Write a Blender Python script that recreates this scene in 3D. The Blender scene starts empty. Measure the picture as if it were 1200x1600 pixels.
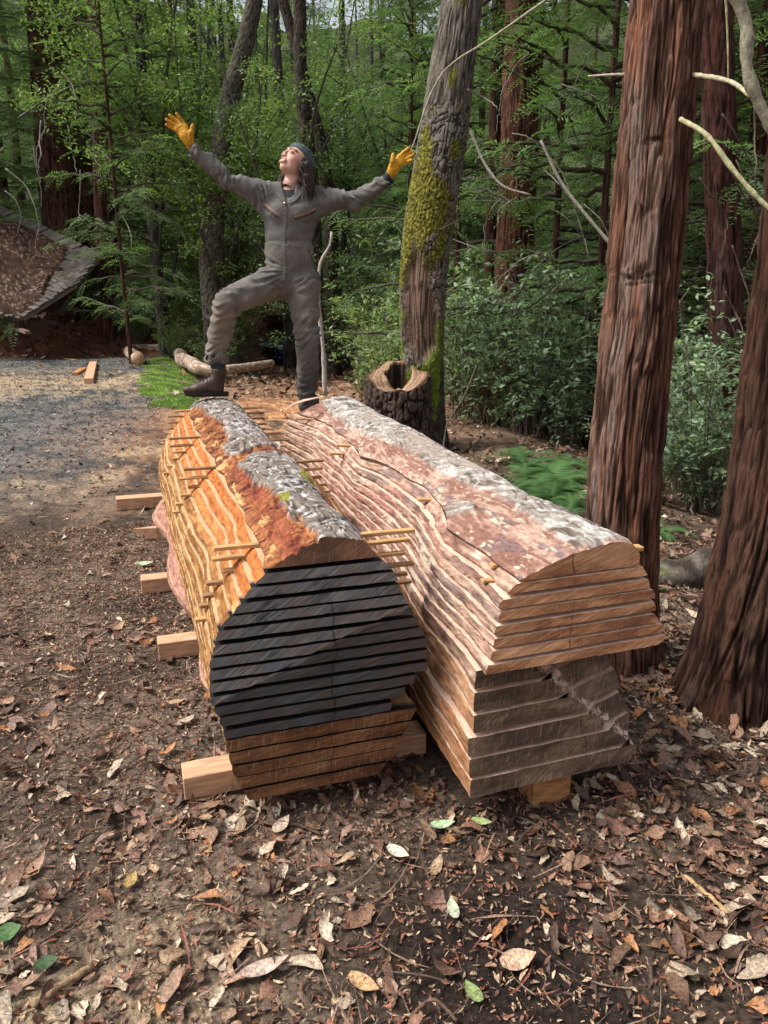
import bpy, math, random
import numpy as np
from math import radians, sin, cos, pi, atan2, sqrt
from mathutils import Vector, Matrix, Quaternion

rng = np.random.default_rng(7)
random.seed(7)
SC = bpy.context.scene
COL = SC.collection

# ------------------------------------------------------------------ camera
CAM_H = 1.42; PITCH = radians(16.0); FPX = 1155.0
cd = bpy.data.cameras.new("camera"); cam = bpy.data.objects.new("camera", cd); COL.objects.link(cam)
cd.sensor_fit = 'VERTICAL'; cd.sensor_height = 36.0; cd.lens = 36.0 * FPX / 1600.0
cd.clip_start = 0.05; cd.clip_end = 600
cam.location = (0, 0, CAM_H); cam.rotation_euler = (radians(90) - PITCH, 0, 0)
SC.camera = cam

# ------------------------------------------------------------------ light
SUN_EL = radians(54); SUN_AZ = radians(-98)       # azimuth measured from +Y towards +X : upper left, a little behind the logs
w = bpy.data.worlds.new("World"); SC.world = w; w.use_nodes = True
nt = w.node_tree; nt.nodes.clear()
sky = nt.nodes.new('ShaderNodeTexSky'); sky.sky_type = 'NISHITA'; sky.sun_disc = False
sky.sun_elevation = SUN_EL; sky.sun_rotation = SUN_AZ; sky.air_density = 1.0; sky.dust_density = 4.0; sky.ozone_density = 0.6
bg = nt.nodes.new('ShaderNodeBackground'); bg.inputs['Strength'].default_value = 0.13
wo = nt.nodes.new('ShaderNodeOutputWorld')
hs = nt.nodes.new('ShaderNodeHueSaturation'); hs.inputs['Saturation'].default_value = 0.38     # cloud-filtered daylight
nt.links.new(sky.outputs[0], hs.inputs['Color']); nt.links.new(hs.outputs[0], bg.inputs[0]); nt.links.new(bg.outputs[0], wo.inputs[0])
sl = bpy.data.lights.new("sun", 'SUN'); sl.energy = 2.3; sl.angle = radians(16); sl.color = (1.0, 0.955, 0.88)
so = bpy.data.objects.new("sun", sl); COL.objects.link(so)
sdir = Vector((sin(SUN_AZ) * cos(SUN_EL), cos(SUN_AZ) * cos(SUN_EL), sin(SUN_EL)))
so.rotation_euler = (-sdir).to_track_quat('-Z', 'Y').to_euler(); so.location = (-20, 10, 30)
SC.view_settings.view_transform = 'Standard'; SC.view_settings.look = 'None'
SC.view_settings.exposure = 0.75; SC.view_settings.gamma = 1.0
SC.cycles.max_bounces = 8; SC.cycles.diffuse_bounces = 4; SC.cycles.transmission_bounces = 3
SC.cycles.sample_clamp_indirect = 6

# ------------------------------------------------------------------ unprojection of measured points at a real distance
def ray(px, py):
    x = (px - 600) / FPX; y = -(py - 800) / FPX
    return np.array([x, cos(PITCH) + y * sin(PITCH), -sin(PITCH) + y * cos(PITCH)])
def P(px, py, Y):
    d = ray(px, py); return np.array([0, 0, CAM_H]) + d * (Y / d[1])
def PZ(px, py, z=0.0):
    d = ray(px, py); return np.array([0, 0, CAM_H]) + d * ((z - CAM_H) / d[2])

# ------------------------------------------------------------------ noise
def _h(ix, iy, iz, s):
    n = (ix.astype(np.int64) * 374761393 + iy.astype(np.int64) * 668265263 + iz.astype(np.int64) * 2147483647 + s * 974711) & 0xFFFFFFFF
    n = ((n ^ (n >> 13)) * 1274126177) & 0xFFFFFFFF
    n = ((n ^ (n >> 16)) * 2246822519) & 0xFFFFFFFF
    return ((n ^ (n >> 15)) & 0xFFFFFF) / float(0xFFFFFF) * 2 - 1
def vn(x, y, z=0.0, s=0):
    x, y, z = np.broadcast_arrays(np.asarray(x, float), np.asarray(y, float), np.asarray(z, float))
    ix = np.floor(x); iy = np.floor(y); iz = np.floor(z)
    fx = x - ix; fy = y - iy; fz = z - iz
    fx = fx * fx * (3 - 2 * fx); fy = fy * fy * (3 - 2 * fy); fz = fz * fz * (3 - 2 * fz)
    ix = ix.astype(int); iy = iy.astype(int); iz = iz.astype(int)
    def g(a, b, c): return _h(ix + a, iy + b, iz + c, s)
    x00 = g(0,0,0) * (1-fx) + g(1,0,0) * fx; x10 = g(0,1,0) * (1-fx) + g(1,1,0) * fx
    x01 = g(0,0,1) * (1-fx) + g(1,0,1) * fx; x11 = g(0,1,1) * (1-fx) + g(1,1,1) * fx
    return (x00 * (1-fy) + x10 * fy) * (1-fz) + (x01 * (1-fy) + x11 * fy) * fz
def fbm(x, y, z=0.0, s=0, o=4):
    r = 0; a = 0.55; f = 1.0
    for i in range(o):
        r = r + a * vn(x * f, y * f, z * f, s + i * 17); a *= 0.5; f *= 2.03
    return r
def sst(a, b, x):
    t = np.clip((x - a) / (b - a), 0, 1); return t * t * (3 - 2 * t)
def nrm(v): v = np.asarray(v, float); return v / np.linalg.norm(v)
def lerp(a, b, t): return a + (b - a) * t
def cmix(c1, c2, m):
    m = np.asarray(m)[..., None]; return np.asarray(c1, float) * (1 - m) + np.asarray(c2, float) * m

# ------------------------------------------------------------------ mesh makers
def mesh_np(name, V, faces, mats=(), fmat=None, smooth=True, col=None, attrs=None):
    """faces: list of int arrays (n,3) / (n,4) or one of them."""
    if isinstance(faces, np.ndarray): faces = [faces]
    me = bpy.data.meshes.new(name)
    V = np.asarray(V, np.float32)
    loops = np.concatenate([f.reshape(-1) for f in faces]).astype(np.int32)
    tot = np.concatenate([np.full(len(f), f.shape[1]) for f in faces]).astype(np.int32)
    st = np.concatenate([[0], np.cumsum(tot)[:-1]]).astype(np.int32)
    me.vertices.add(len(V)); me.vertices.foreach_set('co', V.reshape(-1))
    me.loops.add(len(loops)); me.loops.foreach_set('vertex_index', loops)
    me.polygons.add(len(tot)); me.polygons.foreach_set('loop_start', st); me.polygons.foreach_set('loop_total', tot)
    if fmat is not None: me.polygons.foreach_set('material_index', np.asarray(fmat, np.int32))
    me.polygons.foreach_set('use_smooth', np.full(len(tot), bool(smooth)) if not isinstance(smooth, np.ndarray) else smooth)
    if col is not None:
        c = np.ones((len(V), 4), np.float32); c[:, :3] = np.broadcast_to(np.asarray(col, np.float32), (len(V), 3))
        a = me.color_attributes.new('Col', 'FLOAT_COLOR', 'POINT'); a.data.foreach_set('color', c.reshape(-1))
    for k, v in (attrs or {}).items():
        a = me.attributes.new(k, 'FLOAT', 'POINT'); a.data.foreach_set('value', np.asarray(v, np.float32))
    for m in mats: me.materials.append(m)
    me.update(calc_edges=True); me.validate()
    return me
def link(name, me, parent=None, loc=None, rot=None):
    o = bpy.data.objects.new(name, me); COL.objects.link(o)
    if parent is not None: o.parent = parent
    if loc is not None: o.location = loc
    if rot is not None: o.rotation_euler = rot
    return o
def tag(o, label=None, cat=None, group=None, kind=None):
    if label: o['label'] = label
    if cat: o['category'] = cat
    if group: o['group'] = group
    if kind: o['kind'] = kind
    return o
def thing(name, label, cat, loc=(0, 0, 0), rz=0, group=None):
    o = bpy.data.objects.new(name, None); COL.objects.link(o); o.location = loc; o.rotation_euler = (0, 0, rz)
    o.empty_display_size = 0.1
    return tag(o, label, cat, group)

class MB:
    """collects simple solids into one mesh"""
    def __init__(s): s.V = []; s.Q = []; s.T = []; s.C = []; s.n = 0
    def add(s, V, Q=None, T=None, c=None):
        V = np.asarray(V, float); s.V.append(V)
        if Q is not None and len(Q): s.Q.append(np.asarray(Q, int) + s.n)
        if T is not None and len(T): s.T.append(np.asarray(T, int) + s.n)
        s.C.append(np.broadcast_to(np.asarray(c if c is not None else (1, 1, 1), float), (len(V), 3)))
        s.n += len(V)
    def box(s, c, size, M=None, bev=0.0, col=None):
        hx, hy, hz = np.asarray(size) / 2.0
        if bev <= 0:
            V = np.array([[x, y, z] for x in (-hx, hx) for y in (-hy, hy) for z in (-hz, hz)])
            Q = [[0,1,3,2],[4,6,7,5],[0,4,5,1],[2,3,7,6],[0,2,6,4],[1,5,7,3]]
            T = None
        else:
            b = min(bev, hx * .9, hy * .9, hz * .9); V = []; 
            for sx in (-1, 1):
                for sy in (-1, 1):
                    for sz in (-1, 1):
                        V += [[sx*hx, sy*(hy-b), sz*(hz-b)], [sx*(hx-b), sy*hy, sz*(hz-b)], [sx*(hx-b), sy*(hy-b), sz*hz]]
            V = np.array(V)
            def i(sx, sy, sz, a): return ((sx > 0) * 4 + (sy > 0) * 2 + (sz > 0)) * 3 + a
            Q = []; T = []
            for q in (-1, 1):
                Q += [[i(q,-1,-1,0), i(q,1,-1,0), i(q,1,1,0), i(q,-1,1,0)][::q], [i(-1,q,-1,1), i(-1,q,1,1), i(1,q,1,1), i(1,q,-1,1)][::q], [i(-1,-1,q,2), i(1,-1,q,2), i(1,1,q,2), i(-1,1,q,2)][::q]]
                for r in (-1, 1):
                    Q += [[i(q,r,-1,0), i(q,r,1,0), i(q,r,1,1), i(q,r,-1,1)][::q*r], [i(q,-1,r,0), i(q,-1,r,2), i(q,1,r,2), i(q,1,r,0)][::q*r], [i(-1,q,r,1), i(1,q,r,1), i(1,q,r,2), i(-1,q,r,2)][::-q*r]]
                    for u in (-1, 1): T.append([i(q,r,u,0), i(q,r,u,1), i(q,r,u,2)][::q*r*u])
        if M is not None: V = V @ np.array(M).T
        s.add(V + np.asarray(c, float), Q, T, col)
    def tube(s, pts, rad, n=10, col=None, cap=True, squash=None):
        pts = np.asarray(pts, float); m = len(pts); rad = np.broadcast_to(np.asarray(rad, float), (m,))
        d = np.gradient(pts, axis=0); d /= np.linalg.norm(d, axis=1)[:, None] + 1e-12
        up = np.array([0, 0, 1.0]) if abs(d[0][2]) < 0.9 else np.array([0, 1.0, 0])
        V = []; a = np.linspace(0, 2 * pi, n, endpoint=False)
        for k in range(m):
            x = np.cross(up, d[k]); x /= np.linalg.norm(x); y = np.cross(d[k], x); up = y
            V.append(pts[k] + rad[k] * (np.cos(a)[:, None] * x + np.sin(a)[:, None] * y * (squash or 1)))
        V = np.concatenate(V); Q = []
        for k in range(m - 1):
            for j in range(n):
                j2 = (j + 1) % n; Q.append([k*n+j, k*n+j2, (k+1)*n+j2, (k+1)*n+j])
        T = []
        if cap:
            V = np.concatenate([V, pts[:1], pts[-1:]])
            for j in range(n):
                j2 = (j + 1) % n; T += [[m*n, j2, j], [m*n+1, (m-1)*n+j, (m-1)*n+j2]]
        s.add(V, Q, T, col)
    def build(s, name, mat, parent=None, smooth=False, **k):
        F = []
        if s.Q: F.append(np.concatenate(s.Q))
        if s.T: F.append(np.concatenate(s.T))
        me = mesh_np(name, np.concatenate(s.V), F, [mat], smooth=smooth, col=np.concatenate(s.C))
        return link(name, me, parent, **k)

def grid_faces(n, m, wrap=False):
    """n rows of m verts"""
    j = np.arange(m if wrap else m - 1); i = np.arange(n - 1)
    I, J = np.meshgrid(i, j, indexing='ij'); J2 = (J + 1) % m
    return np.stack([I * m + J, I * m + J2, (I + 1) * m + J2, (I + 1) * m + J], -1).reshape(-1, 4)

# ------------------------------------------------------------------ implicit surfaces (for the figure, the stump)
def snets(f, o, h):
    s = f < 0; nx, ny, nz = f.shape
    cs = np.zeros((nx-1, ny-1, nz-1), np.int8)
    offs = [(a, b, c) for a in (0,1) for b in (0,1) for c in (0,1)]
    for a, b, c in offs: cs += s[a:nx-1+a, b:ny-1+b, c:nz-1+c]
    mix = (cs > 0) & (cs < 8); idx = np.full(mix.shape, -1, np.int64); n = mix.sum(); idx[mix] = np.arange(n)
    I = np.argwhere(mix)
    val = {k: f[I[:,0]+k[0], I[:,1]+k[1], I[:,2]+k[2]] for k in offs}
    acc = np.zeros((n, 3)); cnt = np.zeros(n)
    for k in offs:
        for ax in range(3):
            if k[ax] == 0:
                k2 = list(k); k2[ax] = 1; k2 = tuple(k2); a = val[k]; b = val[k2]
                m = (a < 0) != (b < 0); t = a / np.where(m, a - b, 1)
                p = np.tile(np.array(k, float), (n, 1)); p[:, ax] = t
                acc[m] += p[m]; cnt[m] += 1
    V = (I + acc / cnt[:, None]) * h + np.asarray(o)
    Q = []
    for ax in range(3):
        b, c = [(1, 2), (2, 0), (0, 1)][ax]
        sl0 = [slice(None)] * 3; sl1 = [slice(None)] * 3
        sl0[ax] = slice(0, -1); sl1[ax] = slice(1, None)
        sl0[b] = sl1[b] = slice(1, -1); sl0[c] = sl1[c] = slice(1, -1)
        A = s[tuple(sl0)]; B = s[tuple(sl1)]
        for inv, mm in ((False, A & ~B), (True, ~A & B)):
            E = np.argwhere(mm)
            if not len(E): continue
            E[:, b] += 1; E[:, c] += 1
            def g(db, dc):
                q = E.copy(); q[:, b] -= db; q[:, c] -= dc; return idx[q[:,0], q[:,1], q[:,2]]
            q = np.stack([g(1,1), g(0,1), g(0,0), g(1,0)], -1)
            Q.append(q[:, ::-1] if inv else q)
    return V, np.concatenate(Q)
class SDF:
    def __init__(s, h, lo, hi):
        s.h = h; s.o = np.asarray(lo, float); s.n = np.ceil((np.asarray(hi) - s.o) / h).astype(int) + 1
        s.d = np.full(tuple(s.n), 1.0, np.float32)
    def _box(s, lo, hi):
        a = np.clip(np.floor((np.asarray(lo) - s.o) / s.h).astype(int), 0, s.n - 1)
        b = np.clip(np.ceil((np.asarray(hi) - s.o) / s.h).astype(int) + 1, 1, s.n)
        sl = tuple(slice(a[i], b[i]) for i in range(3))
        ax = [(np.arange(a[i], b[i]) * s.h + s.o[i]) for i in range(3)]
        return sl, np.meshgrid(*ax, indexing='ij')
    def put(s, sl, d, k):
        c = s.d[sl]
        if k < 0:                                # carve
            k = -k; d = -d; h = np.clip(0.5 + 0.5 * (d - c) / k, 0, 1); s.d[sl] = (c + (d - c) * h + k * h * (1 - h)); return
        h = np.clip(0.5 + 0.5 * (c - d) / k, 0, 1); s.d[sl] = c + (d - c) * h - k * h * (1 - h)
    def cone(s, a, b, ra, rb, k=0.02, flat=None):
        a = np.asarray(a, float); b = np.asarray(b, float); R = max(ra, rb) + abs(k) * 1.5 + 2 * s.h
        if flat: R *= max(1, 1 / min(flat[1], 1))
        sl, (X, Y, Z) = s._box(np.minimum(a, b) - R, np.maximum(a, b) + R)
        px, py, pz = X - a[0], Y - a[1], Z - a[2]; v = b - a; L = v @ v + 1e-12
        t = np.clip((px * v[0] + py * v[1] + pz * v[2]) / L, 0, 1)
        dx, dy, dz = px - t * v[0], py - t * v[1], pz - t * v[2]
        if flat:                                # (axis, ratio) : squash thickness along axis
            n = np.asarray(flat[0], float); q = dx * n[0] + dy * n[1] + dz * n[2]; e = q / flat[1] - q
            dx, dy, dz = dx + e * n[0], dy + e * n[1], dz + e * n[2]
        d = np.sqrt(dx*dx + dy*dy + dz*dz) - (ra + (rb - ra) * t)
        s.put(sl, d.astype(np.float32), k)
    def ell(s, c, r, M=None, k=0.02):
        r = np.asarray(r, float); c = np.asarray(c, float); R = r.max() + abs(k) * 1.5 + 2 * s.h
        sl, (X, Y, Z) = s._box(c - R, c + R); p = np.stack([X - c[0], Y - c[1], Z - c[2]], -1)
        if M is not None: p = p @ np.asarray(M)
        k0 = np.linalg.norm(p / r, axis=-1); k1 = np.linalg.norm(p / (r * r), axis=-1)
        s.put(sl, (k0 * (k0 - 1) / (k1 + 1e-9)).astype(np.float32), k)
    def mesh(s): return snets(s.d, s.o, s.h)

# ------------------------------------------------------------------ materials
def mat_new(name):
    m = bpy.data.materials.new(name); m.use_nodes = True; m.node_tree.nodes.clear(); return m
class N:
    def __init__(s, m): s.t = m.node_tree
    def n(s, typ, **k):
        x = s.t.nodes.new('ShaderNode' + typ)
        for a, b in k.items():
            if a.startswith('i_'):
                key = a[2:]; key = int(key) if key.isdigit() else key.replace('_', ' ')
                s.put(x.inputs[key], b)
            else: setattr(x, a, b)
        return x
    def put(s, inp, v):
        if isinstance(v, bpy.types.NodeSocket): s.t.links.new(v, inp)
        elif isinstance(v, bpy.types.Node): s.t.links.new(v.outputs[0], inp)
        elif isinstance(v, (tuple, list)) and len(v) == 3 and inp.type == 'RGBA': inp.default_value = (*v, 1)
        else: inp.default_value = v
    def obj(s): return s.n('TexCoord').outputs['Object']
    def mapv(s, v, scale=(1,1,1), rot=(0,0,0), loc=(0,0,0)):
        if rot != (0, 0, 0): v = s.n('Mapping', i_Vector=v, i_Rotation=rot).outputs[0]
        return s.n('Mapping', i_Vector=v, i_Scale=scale, i_Location=loc).outputs[0]
    def noise(s, v, scale, detail=4, rough=.55, dist=0):
        return s.n('TexNoise', i_Vector=v, i_Scale=scale, i_Detail=detail, i_Roughness=rough, i_Distortion=dist).outputs[0]
    def vor(s, v, scale, feature='F1', out='Distance', rnd=1):
        return s.n('TexVoronoi', i_Vector=v, i_Scale=scale, feature=feature, i_Randomness=rnd).outputs[out]
    def ramp(s, f, stops, interp='LINEAR'):
        r = s.n('ValToRGB', i_Fac=f); e = r.color_ramp.elements; r.color_ramp.interpolation = interp
        while len(e) < len(stops): e.new(0.5)
        for q, (p, c) in zip(e, stops):
            q.position = p; q.color = (*c, 1) if isinstance(c, tuple) else (c, c, c, 1)
        return r.outputs[0]
    def mix(s, f, a, b, mode='MIX'):
        x = s.n('Mix', data_type='RGBA', blend_type=mode); s.put(x.inputs[0], f); s.put(x.inputs[6], a); s.put(x.inputs[7], b); return x.outputs[2]
    def math(s, op, a, b=0.0, c=None):
        x = s.n('Math', operation=op); s.put(x.inputs[0], a); s.put(x.inputs[1], b)
        if c is not None: s.put(x.inputs[2], c)
        return x.outputs[0]
    def col(s, name='Col'): return s.n('VertexColor', layer_name=name).outputs[0]
    def attr(s, name): return s.n('Attribute', attribute_name=name).outputs['Fac']
    def bump(s, h, strength=.5, dist=.01): return s.n('Bump', i_Height=h, i_Strength=strength, i_Distance=dist).outputs[0]
    def out(s, color, rough=.85, bump=None, spec=.3, **k):
        b = s.n('BsdfPrincipled'); s.put(b.inputs['Base Color'], color); s.put(b.inputs['Roughness'], rough); s.put(b.inputs['Specular IOR Level'], spec)
        if bump is not None: s.put(b.inputs['Normal'], bump)
        for a, v in k.items(): s.put(b.inputs[a.replace('_', ' ')], v)
        s.n('OutputMaterial', i_Surface=b); return b

def simple(name, color, rough=.8, var=.25, scale=30, bump=.2, bscale=80, spec=.3, stretch=(1,1,1), **k):
    m = mat_new(name); q = N(m); v = q.mapv(q.obj(), stretch)
    f = q.noise(v, scale, 5)
    c = q.mix(q.ramp(f, [(.38, 0.0), (.62, 1.0)]), tuple(x * (1 - var) for x in color), tuple(min(1, x * (1 + var)) for x in color))
    q.out(c, rough, q.bump(q.noise(v, bscale, 5), bump, .004), spec, **k); return m
def vcol_mat(name, rough=.85, nscale=60, var=.35, bump=.4, bdist=.004, stretch=(1,1,1), spec=.25):
    """vertex colour times fine grain"""
    m = mat_new(name); q = N(m); v = q.mapv(q.obj(), stretch)
    f = q.noise(v, nscale, 6, .65)
    g = q.ramp(f, [(.36, 1 - var), (.5, 1.0), (.64, 1 + var * .8)])
    q.out(q.mix(1.0, q.col(), g, 'MULTIPLY'), rough, q.bump(f, bump, bdist), spec); return m
def leaf_mat(name, trans=.35, rough=.45):
    m = mat_new(name); q = N(m); c = q.col()
    oi = q.n('ObjectInfo').outputs['Random']
    c2 = q.mix(1.0, c, q.ramp(oi, [(0.0, (1.15, 1.22, 1.12)), (1.0, (1.65, 1.62, 1.40))]), 'MULTIPLY')
    c2 = q.n('HueSaturation', i_Saturation=.80, i_Color=c2).outputs[0]
    b = q.n('BsdfPrincipled', i_Roughness=rough); q.put(b.inputs['Base Color'], c2); q.put(b.inputs['Specular IOR Level'], .35)
    tr = q.n('BsdfTranslucent'); q.put(tr.inputs[0], q.mix(1.0, c2, (1.2, 1.35, .65), 'MULTIPLY'))
    mx = q.n('MixShader', i_0=trans); q.put(mx.inputs[1], b); q.put(mx.inputs[2], tr)
    q.n('OutputMaterial', i_Surface=mx); return m
# ================================================================== GROUND
def tz(x, y):
    x = np.asarray(x, float); y = np.asarray(y, float)
    r = np.sqrt(x * x + y * y)
    z = -0.75 * sst(8, 27, y) * sst(-5.0, -3.2, x)
    z = z - 0.9 * sst(6.5, 13, y) * sst(1.2, 4.5, x)
    z = z - 0.25 * sst(1.3, 3.0, x) * sst(0, 2, y)
    z = z + (0.85 + 0.1 * (x + 9)*0) * sst(19.9, 22.4, y + 0.10 * (x + 9)) * sst(-3.3, -6.0, x)
    z = z + 0.30 * np.maximum(0, y - 29 - 2 * vn(x * .1, y * .1, 0, 5)) * (1 + .25 * vn(x * .06, y * .06, 0, 9))
    z = z + 0.22 * np.maximum(0, np.abs(x) - 16) + 0.15 * np.maximum(0, -y - 12)
    z = z + 0.10 * fbm(x * .35, y * .35, 0, 3) * sst(3, 12, r) * (1 - .8 * sst(-1.6, -2.6, x) * (1 - sst(18, 20, y)))
    z = z + 0.022 * fbm(x * 2.2, y * 2.2, 0, 4) * (1 - .8 * road_mask(x, y)) + 0.010 * fbm(x * 9, y * 9, 0, 6) * (1 - .8 * road_mask(x, y)) - 0.012
    return z
def road_mask(x, y):
    e = -2.2 - 0.21 * (y - 7.0) + .5 * fbm(x * .8, y * .5, 0, 31)
    return sst(0.35, -0.45, x - e) * sst(4.2, 6.8, y + .6 * fbm(x, y, 0, 32)) * sst(19.9, 19.3, y + 0.10 * (x + 9) + .25 * vn(x, y, 0, 33))
def ground_cols(x, y):
    n1 = fbm(x * 3, y * 3, 0, 11, 5); n2 = fbm(x * 14, y * 14, 0, 12, 4); n3 = fbm(x * 1.1, y * 1.1, 0, 13)
    c = cmix((.070, .050, .037), (.165, .122, .090), sst(-.4, .5, n1 + .5 * n2))
    duff = np.clip(sst(.9, 2.0, x - .1 * y) * sst(.2, -.3, n3 * .3) + sst(19.2, 19.8, y + .1 * (x + 9)) * sst(-3, -5, x), 0, 1)
    c = c * (1 - duff[..., None]) + cmix((.085, .036, .024), (.17, .075, .045), sst(-.4, .4, n2)) * duff[..., None]
    hill = sst(8, 12, y) * sst(-4.5, -3.0, x)
    c = c * (1 - hill[..., None]) + cmix((.12, .065, .04), (.30, .19, .12), sst(-.3, .5, n2 + .4 * n1)) * hill[..., None]
    far = sst(34, 44, y)[..., None]; c = c * (1 - far) + np.array([.045, .055, .025]) * far
    rd = road_mask(x, y)
    c = c * (1 - rd[..., None]) + cmix((.062, .066, .068), (.135, .135, .130), sst(-.5, .5, n2 + n1)) * rd[..., None]
    # beige sawdust tracked over the ground
    saw = .85 * sst(-.25, .35, n1 + .4 * n2) * sst(-.05, -.45, x + .25 * n3) * sst(1.75, 1.25, y + .3 * n3)
    saw = np.maximum(saw, sst(.0, .5, n1 + .5 * n2 + .5 * np.exp(-((y - 14.5 - .1 * x) / 2.2) ** 2) + .1) * np.exp(-((y - 14.0 - .1 * x) / 2.4) ** 2) * sst(-2.8, -4.2, x))
    saw = np.maximum(saw, .6 * np.exp(-((y - 5.7 - .6 * n3) / .55) ** 2) * sst(-1.7, -2.3, x) * sst(-.2, .4, n1))
    saw = np.maximum(saw, .9 * np.exp(-(((x + 2.35) / .38) ** 2 + ((y - 7.2 - .25 * (x + 2.35)) / .28) ** 2)) * sst(-.6, .2, n2 + .3))
    c = c * (1 - saw[..., None]) + cmix((.26, .19, .12), (.44, .335, .215), sst(-.3, .4, n2)) * saw[..., None]
    osaw = np.exp(-(((x + 1.25) / 1.5) ** 2 + ((y - 9.5) / 2.6) ** 2)) ** .8; osaw = osaw * sst(-.35, .25, n1 + .3 * n2 + .25)
    c = c * (1 - osaw[..., None]) + cmix((.36, .15, .065), (.58, .33, .17), sst(-.3, .4, n2)) * osaw[..., None]
    mud = np.exp(-(((x - .38 - .2 * n3) / .52) ** 2 + ((y - 1.30) / .40) ** 2)); mud = np.clip(mud * 1.3 * sst(-.6, .1, n1 + .2), 0, 1)
    c = c * (1 - mud[..., None]) + np.array([.028, .020, .016]) * mud[..., None]
    return c, mud, rd
def build_ground():
    az = np.concatenate([np.linspace(-48, 48, 420), np.linspace(48, 312, 72)[1:-1]]); az = np.radians(az)
    rr = np.concatenate([[0.02], 0.35 * (260 / .35) ** np.linspace(0, 1, 430)])
    A, R = np.meshgrid(az, rr, indexing='xy')
    X = R * np.sin(A); Y = R * np.cos(A); Z = tz(X, Y)
    c, _, _ = ground_cols(X.reshape(-1), Y.reshape(-1))
    V = np.stack([X, Y, Z], -1).reshape(-1, 3)
    m = mat_new('forest_floor'); q = N(m); v = q.obj()
    f1 = q.noise(v, 55, 8, .7); f2 = q.noise(v, 260, 4, .7); vo = q.vor(v, 42, out='Color')
    g = q.ramp(f1, [(.36, .45), (.5, .95), (.64, 1.7)])
    cc = q.mix(1.0, q.col(), g, 'MULTIPLY'); cc = q.mix(.5, cc, q.mix(1.0, cc, q.ramp(vo, [(.1, .4), (.9, 1.7)]), 'MULTIPLY'))
    h = q.math('ADD', f1, q.math('MULTIPLY', f2, .35))
    q.out(cc, .93, q.bump(h, .9, .012), .15)
    o = link('ground', mesh_np('ground', V, grid_faces(len(rr), len(az), True)[:, ::-1], [m], col=c)); tag(o, kind='structure')
build_ground()

# ---------------------------------------------------------------- leaf litter
LEAFCOL = np.array([(.29,.19,.115),(.21,.125,.078),(.14,.074,.046),(.075,.043,.030),(.26,.155,.105),(.36,.28,.20),(.30,.14,.06),(.17,.09,.062),(.46,.37,.27),(.20,.12,.09),(.10,.058,.042),(.22,.115,.07)])
def scatter_leaves(name, XY, L, W, lift, seed, stations=5, tilt=.35, pal=LEAFCOL, pw=None):
    g = np.random.default_rng(seed); n = len(XY)
    t = np.linspace(-1, 1, stations)[None, :, None] * np.ones((n, 1, 1))
    sd = np.array([-1, 0, 1])[None, None, :]
    prof = np.clip(1 - np.abs(t + .12) ** 2.3, 0.02, 1) ** .8
    brk = np.where(g.uniform(0, 1, n) < .45, g.uniform(-.2, .8, n), 1.0)[:, None, None]; t = (t + 1) / 2 * (brk + 1) - 1; prof = np.clip(1 - np.abs(t + .12) ** 2.3, 0.02, 1) ** .8
    x = t * L[:, None, None] / 2 * np.ones_like(sd) + g.normal(0, .035, (n, stations, 3)) * L[:, None, None]; y = sd * prof * W[:, None, None] / 2 * (1 + g.normal(0, .20, (n, stations, 3)))
    c1 = g.uniform(-.9, 1.4, (n, 1, 1)); c2 = g.uniform(-.2, 1.0, (n, 1, 1)); tw = g.normal(0, .5, (n, 1, 1)); be = g.normal(0, .22, (n, 1, 1))
    z = c1 * x * x / L[:, None, None] * .8 + c2 * np.abs(y) * .7 + tw * x * y / L[:, None, None] * 2.2
    y = y + be * x * x / L[:, None, None] * 2
    z = z + g.normal(0, .0012, z.shape)
    a = g.uniform(0, 2 * pi, n); ta = g.normal(0, tilt, n); tb = g.normal(0, tilt, n)
    p = np.stack([x, y, z], -1).reshape(n, -1, 3)
    ca, sa = np.cos(a), np.sin(a)
    def rx(p, th): c, s = np.cos(th)[:, None], np.sin(th)[:, None]; return np.stack([p[..., 0], p[..., 1] * c - p[..., 2] * s, p[..., 1] * s + p[..., 2] * c], -1)
    def ry(p, th): c, s = np.cos(th)[:, None], np.sin(th)[:, None]; return np.stack([p[..., 0] * c + p[..., 2] * s, p[..., 1], -p[..., 0] * s + p[..., 2] * c], -1)
    p = ry(rx(p, ta), tb)
    p = np.stack([p[..., 0] * ca[:, None] - p[..., 1] * sa[:, None], p[..., 0] * sa[:, None] + p[..., 1] * ca[:, None], p[..., 2]], -1)
    base = tz(XY[:, 0], XY[:, 1]) + lift
    p[..., 2] -= p[..., 2].min(1)[:, None] * .75
    p = p + np.stack([XY[:, 0], XY[:, 1], base], -1)[:, None, :]
    k = stations * 3; F = []
    for i in range(stations - 1):
        for j in range(2): F.append([i*3+j, (i+1)*3+j, (i+1)*3+j+1, i*3+j+1])
    F = (np.arange(n)[:, None, None] * k + np.array(F)[None]).reshape(-1, 4)
    ci = g.choice(len(pal), n, p=pw); col = pal[ci] * g.uniform(.6, 1.25, (n, 1))
    vc = col[:, None, :] * (1 + g.normal(0, .10, (n, k, 1)))
    mid = np.zeros(k); mid[1::3] = 1
    vc = vc * (1 + .18 * mid[None, :, None])
    return mesh_np(name, p.reshape(-1, 3), F, [LITTER], col=np.clip(vc, .01, .9).reshape(-1, 3))
m = mat_new('dry_leaf'); q = N(m); v = q.obj()
f = q.noise(v, 150, 5, .7); f2 = q.noise(v, 500, 3)
q.out(q.mix(1.0, q.col(), q.ramp(f, [(.38, .5), (.5, .95), (.62, 1.5)]), 'MULTIPLY'), .6, q.bump(q.math('ADD', f, f2), .35, .002), .35); LITTER = m
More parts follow.
